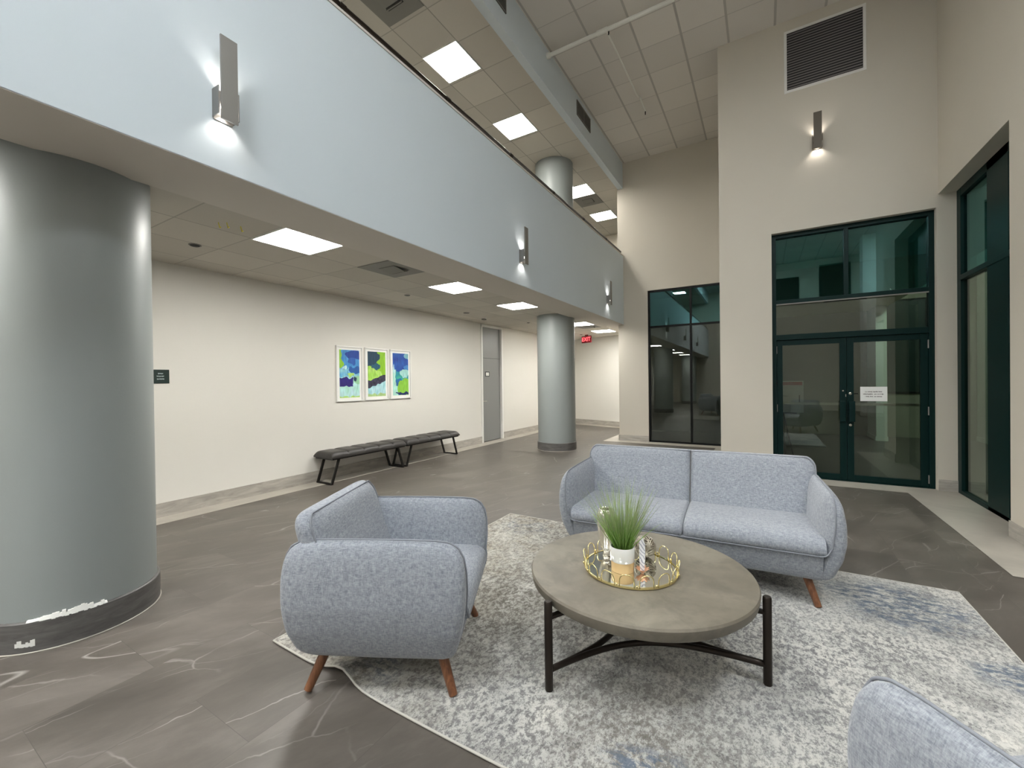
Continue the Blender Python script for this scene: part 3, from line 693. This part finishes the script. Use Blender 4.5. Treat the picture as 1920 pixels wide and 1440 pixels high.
# easel with notice board
t = empty('notice_board', (.40, 9.0, 0), math.radians(-4), 'white board with a red header on an easel behind the left glass door', 'notice board')
def tilt(z): return (z-.85)*.12
mb = MB()
def slab(mb, x0, x1, z0, z1, o0, o1):
    vs = [(x, tilt(z)+o, z) for x in (x0, x1) for z in (z0, z1) for o in (o0, o1)]
    mb.add(vs, [(0,1,3,2), (4,6,7,5), (0,4,5,1), (2,3,7,6), (0,2,6,4), (1,5,7,3)])
slab(mb, -.34, .20, .86, 1.42, 0, .012); mb.build('board', M_paper, t)
mb = MB(); slab(mb, -.34, .185, 1.345, 1.405, -.003, 0); mb.build('header', M_red, t)
for q in ((-.18, -.03, 1.150, 1.156), (.13, .15, 1.04, 1.17), (-.05, -.035, 1.035, 1.045)):
    mb = MB(); slab(mb, *q, -.002, 0); mb.build('printed_line', M_ink, t)
for a, b in (((-.1, .05, .84), (.06, -.02, 0.)), ((-.1, .05, .84), (-.32, -.02, 0.)), ((-.1, .06, 1.2), (-.1, .55, 0.))):
    MB().tube([a, b], .009, 8).build('leg', M_black_metal, t)
boxes((-.25, .1, -.02, .03, .835, .855)).build('ledge', M_black_metal, t)
# a fixture lighting the vestibule and the area outside the right window
M_vpanel = emit('vestibule_diffuser', (.82, 1., .88), 10.)
ceiling_light(3.4, 10.4, 4.90, M_vpanel, 'ceiling panel outside the tall right window', 'ceiling panels beyond the glass', .9, .9)
ceiling_light(3.0, 8.3, 4.90, M_vpanel, 'ceiling panel beyond the glass, nearest the entrance doors', 'ceiling panels beyond the glass')
t = empty('linear_diffuser', (1.50, 11.35, 3.12), 0, 'dark slot diffuser in the vestibule ceiling above the doors', 'air vent')
boxes((-.35, .35, -.06, .06, -.006, 0)).build('slot', M_vent_dark, t); boxes((-.37, .37, -.075, -.06, -.008, 0), (-.37, .37, .06, .075, -.008, 0)).build('frame', M_vent, t)
# parts of the lobby that only show as reflections in the glass
M_night = glass('night_glass', (.06, .07, .07), .02, (.8, .9, .9))
t = empty('square_pillar', (3.45, -5.2, 0), 0, 'white square pillar behind the camera, mirrored in the entrance glass', 'column')
boxes((-.28, .28, -.28, .28, .001, ZH-.001)).build('shaft', M_white, t); boxes((-.30, .30, -.30, .30, .001, .15)).build('plinth', M_base, t)
for k, (x0, x1, z0, z1) in enumerate(((.55, 1.35, 4.9, 6.0), (2.2, 3.2, 4.9, 6.4), (-1.2, -.2, 4.9, 6.0))):
    t = empty('window_%d' % (4+k), (0, 0, 0), kind='structure')
    boxes((x0, x1, YB+.0, YB+.03, z0, z1)).build('pane', M_black_frame, t)
    boxes((x0-.05, x0, YB, YB+.05, z0-.05, z1+.05), (x1, x1+.05, YB, YB+.05, z0-.05, z1+.05), (x0, x1, YB, YB+.05, z1, z1+.05), (x0, x1, YB, YB+.05, z0-.05, z0)).build('window_frame', M_black_green, t)
t = empty('window_7', (0, 0, 0), kind='structure')
boxes((5.97, 6.0, -6.5, 2.5, .3, 5.6)).build('pane', M_black_frame, t)
boxes(*[(5.94, 6.0, y0-.04, y0+.04, .3, 5.6) for y0 in (-6.5, -4.25, -2, .25, 2.5)], (5.94, 6.0, -6.5, 2.5, 5.6, 5.68), (5.94, 6.0, -6.5, 2.5, .22, .3)).build('window_frame', M_black_green, t)

# ------------------------------------------------------------------ pictures
def lerp(a, b, t): return tuple(x+(y-x)*t for x, y in zip(a, b))
NAVY, BLUE, MID, SKY, AQUA, MINT, LIME, PALE, DTEAL, INK, VIOLET, PLIME = (.006,.02,.12), (.006,.05,.30), (.02,.17,.50), (.09,.37,.66), (.28,.60,.66), (.40,.72,.62), (.26,.54,.02), (.50,.74,.78), (.003,.04,.08), (.012,.014,.03), (.018,.008,.17), (.42,.68,.14)
def blob(u, v, cx, cy, rx, ry, p=2.): return (abs((u-cx)/rx)**p + abs((v-cy)/ry)**p) < 1
def wob(u, v, s, a, k=0): return a*mnoise.noise(Vector((u*s+k, v*s*1.9, k)))
def art1(u, v):
    a, b = u+wob(u, v, 5, .10), v+wob(u, v, 5, .05, 3)
    c = lerp(SKY, MID, .5+.6*wob(u, v, 3, 1, 9))
    if blob(a, b, .72, .90, .45, .09): c = BLUE
    if blob(a, b, .62, .77, .22, .07): c = (.02,.10,.40)
    if b < .62: c = lerp(AQUA, SKY, .5+wob(u, v, 6, .7))
    if blob(a, b, .0, .74, .20, .10) or (a < .08 and b > .62): c = LIME
    if blob(a, b, .25, .63, .12, .03): c = PALE
    if blob(a, b, .78, .58, .30, .07, 3): c = (.012,.10,.36)
    if blob(a, b, .55, .48, .18, .035): c = PLIME
    if b < .43: c = lerp(MINT, PALE, .5+wob(u, v, 4, .8, 2))
    if a > .72 and .30 < b < .46: c = (.30,.60,.36)
    if blob(a, b, .33, .33, .37, .092, 7): c = VIOLET
    if blob(a, b, .77, .38, .05, .05, 4): c = DTEAL
    if b < .03: c = PLIME
    return c
def art2(u, v):
    a, b = u+wob(u, v, 5, .10, 5), v+wob(u, v, 5, .04, 7)
    c = LIME
    if a < .55+.12*math.sin(b*16) and b > .66: c = DTEAL
    if blob(a, b, .45, .66, .25, .07): c = (.006,.09,.15)
    if b < .66-.22*a*.6 and a < .75: c = PLIME
    if b < .66-.3*a and a < .5: c = lerp(PLIME, (.3,.6,.06), .5+wob(u, v, 6, .8))
    line = .27+.16*a
    if b < line+.07: c = lerp(INK, (.05,.045,.09), .5+wob(u, v, 8, .9))
    if b < line-.085: c = lerp(PALE, AQUA, .4+wob(u, v, 5, .8))
    if b < .055: c = (.40,.58,.24)
    return c
def art3(u, v):
    a, b = u+wob(u, v, 5, .10, 11), v+wob(u, v, 5, .05, 13)
    c = lerp(BLUE, (.015,.10,.42), .5+wob(u, v, 4, .9))
    if blob(a, b, .95, .95, .22, .09): c = (.20,.45,.52)
    if blob(a, b, .88, .66, .22, .06): c = (.05,.22,.55)
    if b < .55: c = (.02,.28,.34)
    if blob(a, b, .45, .42, .25, .09): c = lerp((.02,.30,.30), (.05,.42,.30), .5+wob(u, v, 7, 1))
    if blob(a, b, .75, .52, .30, .10): c = (.36,.66,.62)
    if blob(a, b, .36, .30, .28, .09): c = (.01,.13,.36)
    if blob(a, b, .80, .18, .52, .22) and b < .42: c = (.25,.55,.05)
    if a < .18 and b < .62 or (a < .30 and b < .24): c = MINT
    if blob(a, b, .07, .64, .06, .1): c = PALE
    if blob(a, b, .72, .04, .55, .038): c = NAVY
    return c
def picture(y0, y1, fn, label):
    z0, z1 = 1.182, 2.082; t = empty('framed_picture', (XL, (y0+y1)/2, z0), 0, label, 'picture', 'three abstract pictures above the bench')
    hw, h, fw_ = (y1-y0)/2, z1-z0, .022
    boxes((0, .028, -hw, -hw+fw_, 0, h), (0, .028, hw-fw_, hw, 0, h), (0, .028, -hw+fw_, hw-fw_, 0, fw_), (0, .028, -hw+fw_, hw-fw_, h-fw_, h)).build('frame', M_white, t, bevel=.002)
    boxes((.0, .012, -hw+fw_, hw-fw_, fw_, h-fw_)).build('mat_board', M_matboard, t)
    mg = .062; NU, NV = 60, 120; ya, yb, za, zb = -hw+mg, hw-mg, mg, h-mg
    vs = [(.0135, ya+(yb-ya)*i/NU, za+(zb-za)*j/NV) for i in range(NU+1) for j in range(NV+1)]
    fs = [(i*(NV+1)+j, (i+1)*(NV+1)+j, (i+1)*(NV+1)+j+1, i*(NV+1)+j+1) for i in range(NU) for j in range(NV)]
    mb = MB(); mb.add(vs, fs); mb.box(.012, .0133, ya, yb, za, zb)
    o = mb.build('canvas', M_art, t); me = o.data
    ca = me.color_attributes.new('paint', 'FLOAT_COLOR', 'CORNER')
    for p in me.polygons:
        c0 = p.center; u_ = (c0.y-ya)/(yb-ya); v_ = (c0.z-za)/(zb-za); c = fn(u_, v_); k = 1+.25*mnoise.noise(Vector((u_*14, v_*9, 1)))
        for li in p.loop_indices: ca.data[li].color = (*[min(1, x*k) for x in c], 1)
    return t
M_matboard = mat('white_mat_board', (.84,.83,.80), .6)
M_art = mat('painted_canvas', (.5,.5,.5), .5); tt = NT(M_art); at = tt.n('ShaderNodeAttribute', attribute_name='paint'); tt.color(at.outputs['Color'])
picture(4.30, 4.81, art1, 'left abstract picture with a deep violet rectangle and pale aqua foot')
picture(4.86, 5.375, art2, 'middle abstract picture with dark teal top, lime side and black diagonal band')
picture(5.425, 5.94, art3, 'right abstract picture mostly royal blue over a lime green patch')

# ------------------------------------------------------------------ leather benches
def bench(y0, L_, label, src=None):
    if src is not None:
        t = copy_tree(src); t.location = (-5.56, y0+L_/2, 0); t['label'] = label; return t
    t = empty('leather_bench', (-5.56, y0+L_/2, 0), 0, label, 'bench', 'leather benches against the corridor wall')
    D, z0, z1 = .22, .385, .455; n = 5
    def h(u, v):
        s = u*n; k = abs((s % 1)-.5)*2; edge = min(u, 1-u, 1)*L_
        seam = 1-.42*k**8
        ed = math.sqrt(max(0, 1-(abs(2*v-1))**6))*math.sqrt(max(0, 1-abs(2*u-1)**40))
        return z0+.02+(z1-z0-.005)*seam*ed+.010*ed
    mb = MB()
    mb.grid(lambda u, v: (-D+2*D*v, -L_/2+L_*u, h(u, v)), 120, 20)
    mb.grid(lambda u, v: (-D+2*D*(1-v), -L_/2+L_*u, z0), 120, 20)
    for s_ in (0, 1):
        mb.grid(lambda u, v: ((-D if s_ else D), -L_/2+L_*u, z0+.02*v), 120, 1)
        mb.grid(lambda u, v: (-D+2*D*u, (-L_/2 if s_ else L_/2), z0+.02*v), 20, 1)
    mb.build('seat_cushion', M_leather, t, smooth=True, weld=True, auto=50)
    boxes((-D+.02, D-.02, -L_/2+.02, L_/2-.02, z0-.022, z0-.001)).build('seat_frame', M_black_metal, t)
    for s_ in (-1, 1):
        yt, yb = s_*(L_/2-.15), s_*(L_/2-.03)
        mb = MB()
        for x in (-.17, .165): mb.bar((x, yt, z0-.02), (x*.97, yb, .012), .022, .036)
        mb.bar((-.178, yb, .012), (.172, yb, .012), .036, .022); mb.build('leg_frame', M_black_metal, t, bevel=.002)
    return t
b1 = bench(3.87, 1.47, 'charcoal leather tufted bench at the left, under the pictures')
bench(5.35, 1.50, 'charcoal leather tufted bench at the right, nearer the grey door', b1)

# ------------------------------------------------------------------ rug
t = empty('area_rug', (-.65, 2.67, 0), 0, 'large distressed grey, cream and blue rug under the seating group', 'rug')
RXh, RYh = 1.775, 1.32
def rz_(x, y):
    e = math.exp(-((x+1.20)/.10)**2)*math.exp(-((y+RYh)/.13)**2)*.030
    return .012 + e
def ry_(x, y): return y + .012*math.sin(x*2.1)*max(0, -y/RYh) + (math.exp(-((x+1.20)/.14)**2)*.03 if y < -RYh+.3 else 0)
mb = MB(); mb.grid(lambda u, v: (-RXh+2*RXh*u, ry_(-RXh+2*RXh*u, -RYh+2*RYh*v), rz_(-RXh+2*RXh*u, -RYh+2*RYh*v)), 120, 70)
mb.grid(lambda u, v: (-RXh+2*RXh*u, ry_(-RXh+2*RXh*u, RYh-2*RYh*v), rz_(-RXh+2*RXh*u, RYh-2*RYh*v)-.009), 120, 70)
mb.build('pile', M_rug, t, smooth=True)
pts = []
for i in range(60): x = -RXh+2*RXh*i/60; pts.append((x, ry_(x, -RYh), rz_(x, -RYh)-.004))
for i in range(40): y = -RYh+2*RYh*i/40; pts.append((RXh, y, .008))
for i in range(60): x = RXh-2*RXh*i/60; pts.append((x, ry_(x, RYh), .008))
for i in range(40): y = RYh-2*RYh*i/40; pts.append((-RXh, y, .008))
MB().tube(pts, .0055, 8, closed=True).build('binding', M_rug_edge, t, smooth=True)

# ------------------------------------------------------------------ sofa and armchairs
def ring_resample(pts, n):
    P_ = [Vector(p) for p in pts]; L = [0]
    for i in range(len(P_)): L.append(L[-1]+(P_[(i+1) % len(P_)]-P_[i]).length)
    out = []
    for k in range(n):
        s = L[-1]*k/n; i = max(j for j in range(len(P_)) if L[j] <= s); f = (s-L[i])/(L[i+1]-L[i]); out.append(P_[i].lerp(P_[(i+1) % len(P_)], f))
    return out
def smooth_ring(pts, it):
    for _ in range(it): pts = [(pts[i-1]+pts[i]*2+pts[(i+1) % len(pts)])/4 for i in range(len(pts))]
    return pts
def interp(tab, z):
    if z <= tab[0][0]: return tab[0][1]
    for (a, x), (b, y) in zip(tab, tab[1:]):
        if z <= b:
            t_ = (z-a)/(b-a); t_ = t_*t_*(3-2*t_)*.5+t_*.5; return x+(y-x)*t_
    return tab[-1][1]
ARM_OUT = [(-.320,.166), (-.348,.170), (-.366,.195), (-.386,.25), (-.406,.33), (-.420,.41), (-.428,.50), (-.427,.59), (-.416,.655), (-.392,.700), (-.350,.724), (-.28,.732), (-.10,.735), (.10,.735), (.28,.733), (.350,.727), (.402,.702), (.430,.655), (.440,.58), (.441,.47), (.436,.37), (.422,.28), (.400,.215), (.368,.178), (.32,.168), (.0,.164)]
def seating(name, W, loc, rz, label, cat, group, split, leg_x):
    """W = half the overall width; front is local -y"""
    t = empty(name, loc, rz, label, cat, group)
    xo_t = [(.16, W-.080), (.23, W-.046), (.33, W-.014), (.44, W), (.54, W-.002), (.64, W-.014), (.74, W-.042)]
    def xo(z): return interp(xo_t, z)
    def xp(z): return interp([(.16, W-.150), (.28, W-.112), (.42, W-.084), (.56, W-.072), (.66, W-.070), (.74, W-.074)], z)
    ring = smooth_ring(ring_resample([(0, y, z) for y, z in ARM_OUT], 96), 1)
    cen = Vector((0, 0, .45))
    def R_(s, fx): return [Vector((fx(cen.lerp(p, s).z), cen.lerp(p, s).y, cen.lerp(p, s).z)) for p in ring]
    for sg in (1, -1):
        rings = []
        for s in (.02, .25, .5, .7, .84): rings.append(R_(s, lambda z: xo(z)))
        for s, d in ((.92, .003), (.965, .010), (.99, .022), (1., .036)): rings.append(R_(s, lambda z, d=d: max(xo(z)-d, xp(z)+.012)))
        rings.append(R_(.998, lambda z: xp(z)+.006)); rings.append(R_(.985, lambda z: xp(z)-.002))
        for s, d in ((.95, .016), (.88, .030), (.75, .044), (.55, .055), (.3, .060), (.02, .060)): rings.append(R_(s, lambda z, d=d: xp(z)-d))
        mb = MB(); mb.loft([[(sg*p.x, p.y, p.z) for p in r] for r in rings]); a = mb.build('armrest', M_fabric, t, smooth=True)
        back_ = [p for p in ring_resample([(0, y, z) for y, z in ARM_OUT[2:20]], 160)[:122] if p.z > .40 or p.y > 0]
        pr = [Vector((sg*(W-.150), -.424, .349)), Vector((sg*(W-.135), -.425, .350)), Vector((sg*(W-.118), -.4265, .356)), Vector((sg*(W-.104), -.4275, .370)), Vector((sg*(W-.095), -.4275, .388))]
        pr += [Vector((sg*(xp(p.z)+.004), p.y*1.004, p.z+.002)) for p in back_]
        MB().tube(pr, .0045, 8).build('piping', M_piping, a, smooth=True)
    # base shell between the arms
    prof = [(-.320,.166), (-.348,.170), (-.366,.195), (-.386,.25), (-.406,.33), (-.412,.345), (-.40,.362), (.30,.362), (.425,.36), (.422,.28), (.400,.215), (.368,.178), (.32,.168)]
    xs = [-(W-.125)+2*(W-.125)*i/12 for i in range(13)]
    mb = MB(); mb.loft([[(x, y, z) for y, z in prof] for x in xs]); fr = mb.build('base_frame', M_fabric, t, smooth=True, auto=50)
    MB().tube([(x*(W-.148)/(W-.125), -.424, .349) for x in xs], .0045, 8).build('piping', M_piping, fr, smooth=True)
    # seat cushions
    sw = W-.112; n = split
    sp_ = [(-.412,.346), (-.424,.357), (-.4285,.375), (-.428,.395), (-.421,.415), (-.405,.433), (-.375,.446), (-.33,.454), (-.25,.460), (-.12,.463), (.02,.461), (.14,.455), (.20,.45)]
    for k in range(n):
        xa = -sw+2*sw*k/n; xb = xa+2*sw/n; rings = []
        us = [.0, .004, .01, .018, .03, .05, .08, .14]+[.2+.6*i/8 for i in range(9)]+[.86, .92, .95, .97, .982, .99, .996, 1.]
        if n == 2: xa += .0015*(k == 1); xb -= .0015*(k == 0)
        for u in us:
            x = xa+(xb-xa)*u; r = []
            dx = min((x-xa) if (k > 0) else 9, (xb-x) if (k < n-1) else 9); gr = .022*max(0, 1-dx/.03)**2.2; cr = .016*math.sin(PI*u)**.8
            for j, (y, z) in enumerate(sp_):
                q = j/(len(sp_)-1); ny, nz = (-1, 0) if j < 3 else ((-.7, .7) if j < 6 else (0, 1))
                zz = max(0, min(1, (z-.39)/.06)); r.append((x, y-ny*gr+(-cr*.35*(1-zz) if j > 1 else 0), z-nz*gr+cr*zz*math.sin(PI*min(1, .18+q*.9))))
            r += [(x, .20, .35), (x, -.39, .35)]; rings.append(r)
        mb = MB(); mb.loft(rings); mb.build('seat_cushion', M_fabric, t, smooth=True, auto=60)
    # backrest: leaning panel with rounded top corners
    bw = W-.052
    def halfw(z):
        r = .085; zt = .852
        if z > zt-r: q = (z-(zt-r))/r; return bw-r+r*math.sqrt(max(0, 1-q*q*.90))
        return bw
    def yf(z): return .125+.165*(z-.40)/.44
    for k in range(n):
        sa = -1+2*k/n; sb = sa+2/n
        def mid(u, v):
            z = .36+.492*v; hw = halfw(z); x = (sa+(sb-sa)*u)*hw; 
            if n > 1: x += (.002 if sa >= 0 else -.002)
            return (x, yf(z)+.065+.02*(1-v), z)
        def off(u, v):
            th = .068-.010*v; c = .012*math.sin(PI*u)
            return ((0, -th-c, 0), (0, .075+.05*(1-v), 0))
        mb = MB(); mb.pillow(mid, off, 40, 30, 10.); b = mb.build('backrest', M_fabric, t, smooth=True, weld=True)
        # piping along the top rim of this panel
        pp = []
        for i in range(41):
            s = i/40
            if n == 1:
                pp.append((0, 0, 0))
        path = []
        N_ = 60
        side = []
        for i in range(N_+1): side.append((halfw(.42+.43*i/N_), .42+.43*i/N_))
        full = [(-x, z) for x, z in side] + [(x, z) for x, z in reversed(side)]
        if n == 2: full = [(x, z) for x, z in full if (x <= .001 if k == 0 else x >= -.001)]; full = (full+[(0, .848)]) if k == 0 else ([(0, .848)]+full)
        MB().tube([(x*.990, yf(z)+.030, z-.004) for x, z in full], .004, 8).build('piping', M_piping, b, smooth=True)
    # legs
    for sx in (-1, 1):
        for sy in (-1, 1):
            MB().tube([(sx*(leg_x-.065), sy*.275, .195), (sx*leg_x, sy*.353, .0)], [.027, .020], 20).build('leg', M_wood, t, smooth=True, auto=50)
    return t
TH = math.radians(117)
ch = seating('armchair', .435, (-1.726, 1.677, .012), TH, 'grey blue armchair at the left edge of the rug, seen from its side', 'armchair', 'matching grey armchairs', 1, .337)
ch2 = copy_tree(ch); ch2.location = (.765, 1.290, .012); ch2.rotation_euler = (0, 0, math.radians(217)); ch2['label'] = 'grey armchair at the bottom right, only the top of one arm in the picture'
st = math.radians(3.5); cxs = .291-.80*math.cos(st)-.353*math.sin(st); cys = 3.297-.80*math.sin(st)+.353*math.cos(st)
seating('sofa', .945, (cxs, cys, .012), st, 'grey blue two seat sofa behind the round table', 'sofa', None, 2, .80)

# ------------------------------------------------------------------ coffee table
TC = Vector((-.599, 2.325, 0)); TZ = .012
t = empty('coffee_table', (TC.x, TC.y, TZ), 0, 'round concrete topped coffee table with bronze tubular legs', 'coffee table')
ZTOP = .452-TZ
MB().lathe([(.0, ZTOP-.074), (.50, ZTOP-.074), (.558, ZTOP-.070), (.576, ZTOP-.052), (.583, ZTOP-.012), (.577, ZTOP-.002), (.565, ZTOP), (.0, ZTOP)], n=120, cap=False).build('tabletop', M_concrete, t, smooth=True, weld=True, auto=40)
legs = []
for k, a0 in enumerate((math.atan2(1.791-TC.y, -.885-TC.x), math.atan2(2.344-TC.y, .007-TC.x))): legs.append(a0)
legs.append(legs[0]-math.radians(120))
for a in legs:
    x, y = .606*math.cos(a), .606*math.sin(a)
    mb = MB(); mb.lathe([(.018, 0), (.0195, .004), (.0195, .418), (.015, .424)], (x, y), 24); mb.bar((x*.99, y*.99, .345), (x*.80, y*.80, .345), .03, .012); mb.box(0, 0, 0, 0, 0, 0) if False else None
    mb.build('leg', M_bronze, t, smooth=True, auto=40)
def v2(a, r, z): return Vector((r*math.cos(a), r*math.sin(a), z))
for i in range(3):
    a, b = legs[i], legs[(i+1) % 3]
    P0, P3 = v2(a, .60, .095), v2(b, .60, .095)
    pts = []
    for k in range(29):
        s = k/28; q0 = P0; q1 = v2(a, .10, .095); q2 = v2(b, .10, .095); q3 = P3
        pts.append(q0*(1-s)**3+q1*3*s*(1-s)**2+q2*3*s*s*(1-s)+q3*s**3)
    MB().tube(pts, .015, 12).build('stretcher', M_bronze, t, smooth=True)
# tray
TT = .452
t = empty('mirror_tray', (-.63, 2.285, TT), 0, 'round gold mirrored tray with looped wire gallery on the coffee table', 'tray')
MB().lathe([(0, .006), (.236, .006), (.236, .012), (0, .012)], n=72, cap=False).build('mirror', M_mirror, t, smooth=True, weld=True, auto=30)
MB().lathe([(.236, .005), (.246, .005), (.246, .014), (.236, .014)], n=72, cap=False).tube([v2(2*PI*i/72, .243, .006) for i in range(72)], .003, 8, closed=True).build('rim', M_gold, t, smooth=True, auto=40)
mb = MB(); n = 16
for i in range(n):
    a0 = 2*PI*(i+.13)/n; a1 = 2*PI*(i+.87)/n; pts = []
    for k in range(17):
        s = k/16; x = .5-.5*math.cos(PI*s); ang = a0+(a1-a0)*x
        pts.append(v2(ang, .245+.006*math.sin(PI*s), .010+.066*math.sin(PI*s)**.5))
    mb.tube(pts, .0026, 8)
mb.build('gallery', M_gold, t, smooth=True)
rr = .006; bd = MB().loft([[(rr*math.sin(PI*(j+.05)/6.1)*math.cos(2*PI*k/10), rr*math.sin(PI*(j+.05)/6.1)*math.sin(2*PI*k/10), rr*math.cos(PI*(j+.05)/6.1)) for k in range(10)] for j in range(7)]).build('bead', M_gold, t, smooth=True)
for i in range(n):
    o = bd if i == 0 else bd.copy()
    if i: col.objects.link(o)
    o.location = v2(2*PI*i/n, .249, .022)
ft = MB().lathe([(.006, 0.0), (.006, .006)], n=10).build('foot', M_gold, t)
for i in range(4):
    o = ft if i == 0 else ft.copy()
    if i: col.objects.link(o)
    o.location = v2(2*PI*(i+.3)/4, .232, 0)
TZ2 = TT+.0122
# potted grass
t = empty('potted_grass', (-.655, 2.225, TZ2), 0, 'grassy green plant in a white and tan pot on the mirrored tray', 'potted plant')
R_ = .062
MB().lathe([(0, .001), (R_-.004, .001), (R_-.003, .054), (0, .054)], n=48, cap=False).build('pot_foot', M_pot_tan, t, smooth=True, weld=True, auto=35)
MB().lathe([(R_-.004, .052), (R_+.001, .056), (R_+.002, .128), (R_, .131), (R_-.004, .129), (R_-.005, .11)], n=48, cap=False).build('pot_body', M_pot_white, t, smooth=True, auto=60)
MB().lathe([(0, .112), (R_-.005, .112)], n=32, cap=False).build('soil', M_soil, t)
mb = MB(); rn = random.Random(11)
for k in range(360):
    a = rn.uniform(0, 2*PI); rb = .045*math.sqrt(rn.random()); L_ = rn.uniform(.20, .40) * (1 if rn.random() > .2 else .7)
    sp = abs(rn.gauss(.40, .24)); sp = min(sp, 1.0); curl = rn.uniform(.0, .35)*sp; a_ = a+rn.gauss(0, .4)
    w0 = rn.uniform(.0014, .0026); p = Vector((rb*math.cos(a), rb*math.sin(a), .11)); d = Vector((math.cos(a_)*math.sin(sp*.7), math.sin(a_)*math.sin(sp*.7), math.cos(sp*.7)))
    side = d.cross(Vector((rn.uniform(-1, 1), rn.uniform(-1, 1), .1))).normalized(); n_s = 6; vs = []
    for i in range(n_s+1):
        s = i/n_s; wd = w0*(1-s**1.6)+.0002; vs += [p-side*wd, p+side*wd]
        d = (d+Vector((math.cos(a_), math.sin(a_), -.25))*curl*.22).normalized(); p = p+d*L_/n_s
    mb.add(vs, [(2*i, 2*i+1, 2*i+3, 2*i+2) for i in range(n_s)])
mb.build('foliage', M_grass, t)
# mercury vase
t = empty('glass_vase', (-.790, 2.372, TZ2), 0, 'tall silvery mercury glass vase behind the potted grass', 'vase')
def flute(prof, n=72):
    mb = MB(); rings = []
    for r, z in prof:
        rings.append([(r*(1+.025*math.cos(j*2*PI/6))*math.cos(2*PI*j/n), r*(1+.025*math.cos(j*2*PI/6))*math.sin(2*PI*j/n), z) for j in range(n)])
    mb.loft(rings, cap=False); return mb
flute([(.001, .0), (.020, .0), (.024, .005), (.018, .010), (.020, .016), (.017, .024), (.024, .034), (.036, .055), (.044, .095), (.049, .15), (.053, .20), (.053, .228), (.047, .252), (.041, .262), (.0395, .270), (.0365, .270), (.038, .258), (.047, .23), (.045, .15), (.04, .10), (.03, .05), (.001, .045)]).build('body', M_mercury, t, smooth=True)
# woven wire ball
t = empty('wire_ball', (-.590, 2.448, TZ2+.062), 0, 'silver woven wire ball on the mirrored tray', 'ornament')
mb = MB(); rn = random.Random(5)
for k in range(13):
    ax = Vector((rn.gauss(0, 1), rn.gauss(0, 1), rn.gauss(0, 1))).normalized(); x = ax.orthogonal().normalized(); y = ax.cross(x); off = rn.uniform(-.028, .028)
    for dd in (-.0052, .0052):
        rr = math.sqrt(.058**2-(off+dd)**2); mb.tube([ax*(off+dd)+x*rr*math.cos(2*PI*i/40)+y*rr*math.sin(2*PI*i/40) for i in range(40)], .0032, 6, closed=True)
mb.build('wire', mat('antique_silver', (.46, .42, .34), .36, .9), t, smooth=True)
# marbled spike with copper petals
t = empty('marbled_ornament', (-.553, 2.235, TZ2), 0, 'slim white marbled spike rising from copper petals on the mirrored tray', 'ornament')
MB().loft([[(-.010, -.004, .008), (.010, -.004, .008), (.010, .004, .008), (-.010, .004, .008)], [(-.015, -.005, .08), (.015, -.005, .08), (.015, .005, .08), (-.015, .005, .08)], [(-.015, -.004, .16), (.015, -.004, .15), (.015, .004, .15), (-.015, .004, .16)], [(-.002, -.001, .195), (.004, -.001, .19), (.004, .001, .19), (-.002, .001, .195)]]).build('spike', M_marble, t, bevel=.001)
mb = MB()
for k in range(9):
    a = 2*PI*k/9; pts = []
    for i in range(6):
        s = i/5; r = .006+.032*s; z = .004+.040*s*(1-.35*s)+.0; wd = .011*math.sin(PI*(.12+.86*s)); c = Vector((math.cos(a), math.sin(a), 0)); d = Vector((-math.sin(a), math.cos(a), 0))
        pts.append([c*r-d*wd+Vector((0,0,z)), c*r+Vector((0,0,z-.003)), c*r+d*wd+Vector((0,0,z))])
    mb.loft(pts, cap=False, closed=False)
mb.build('petals', M_copper, t, smooth=True)
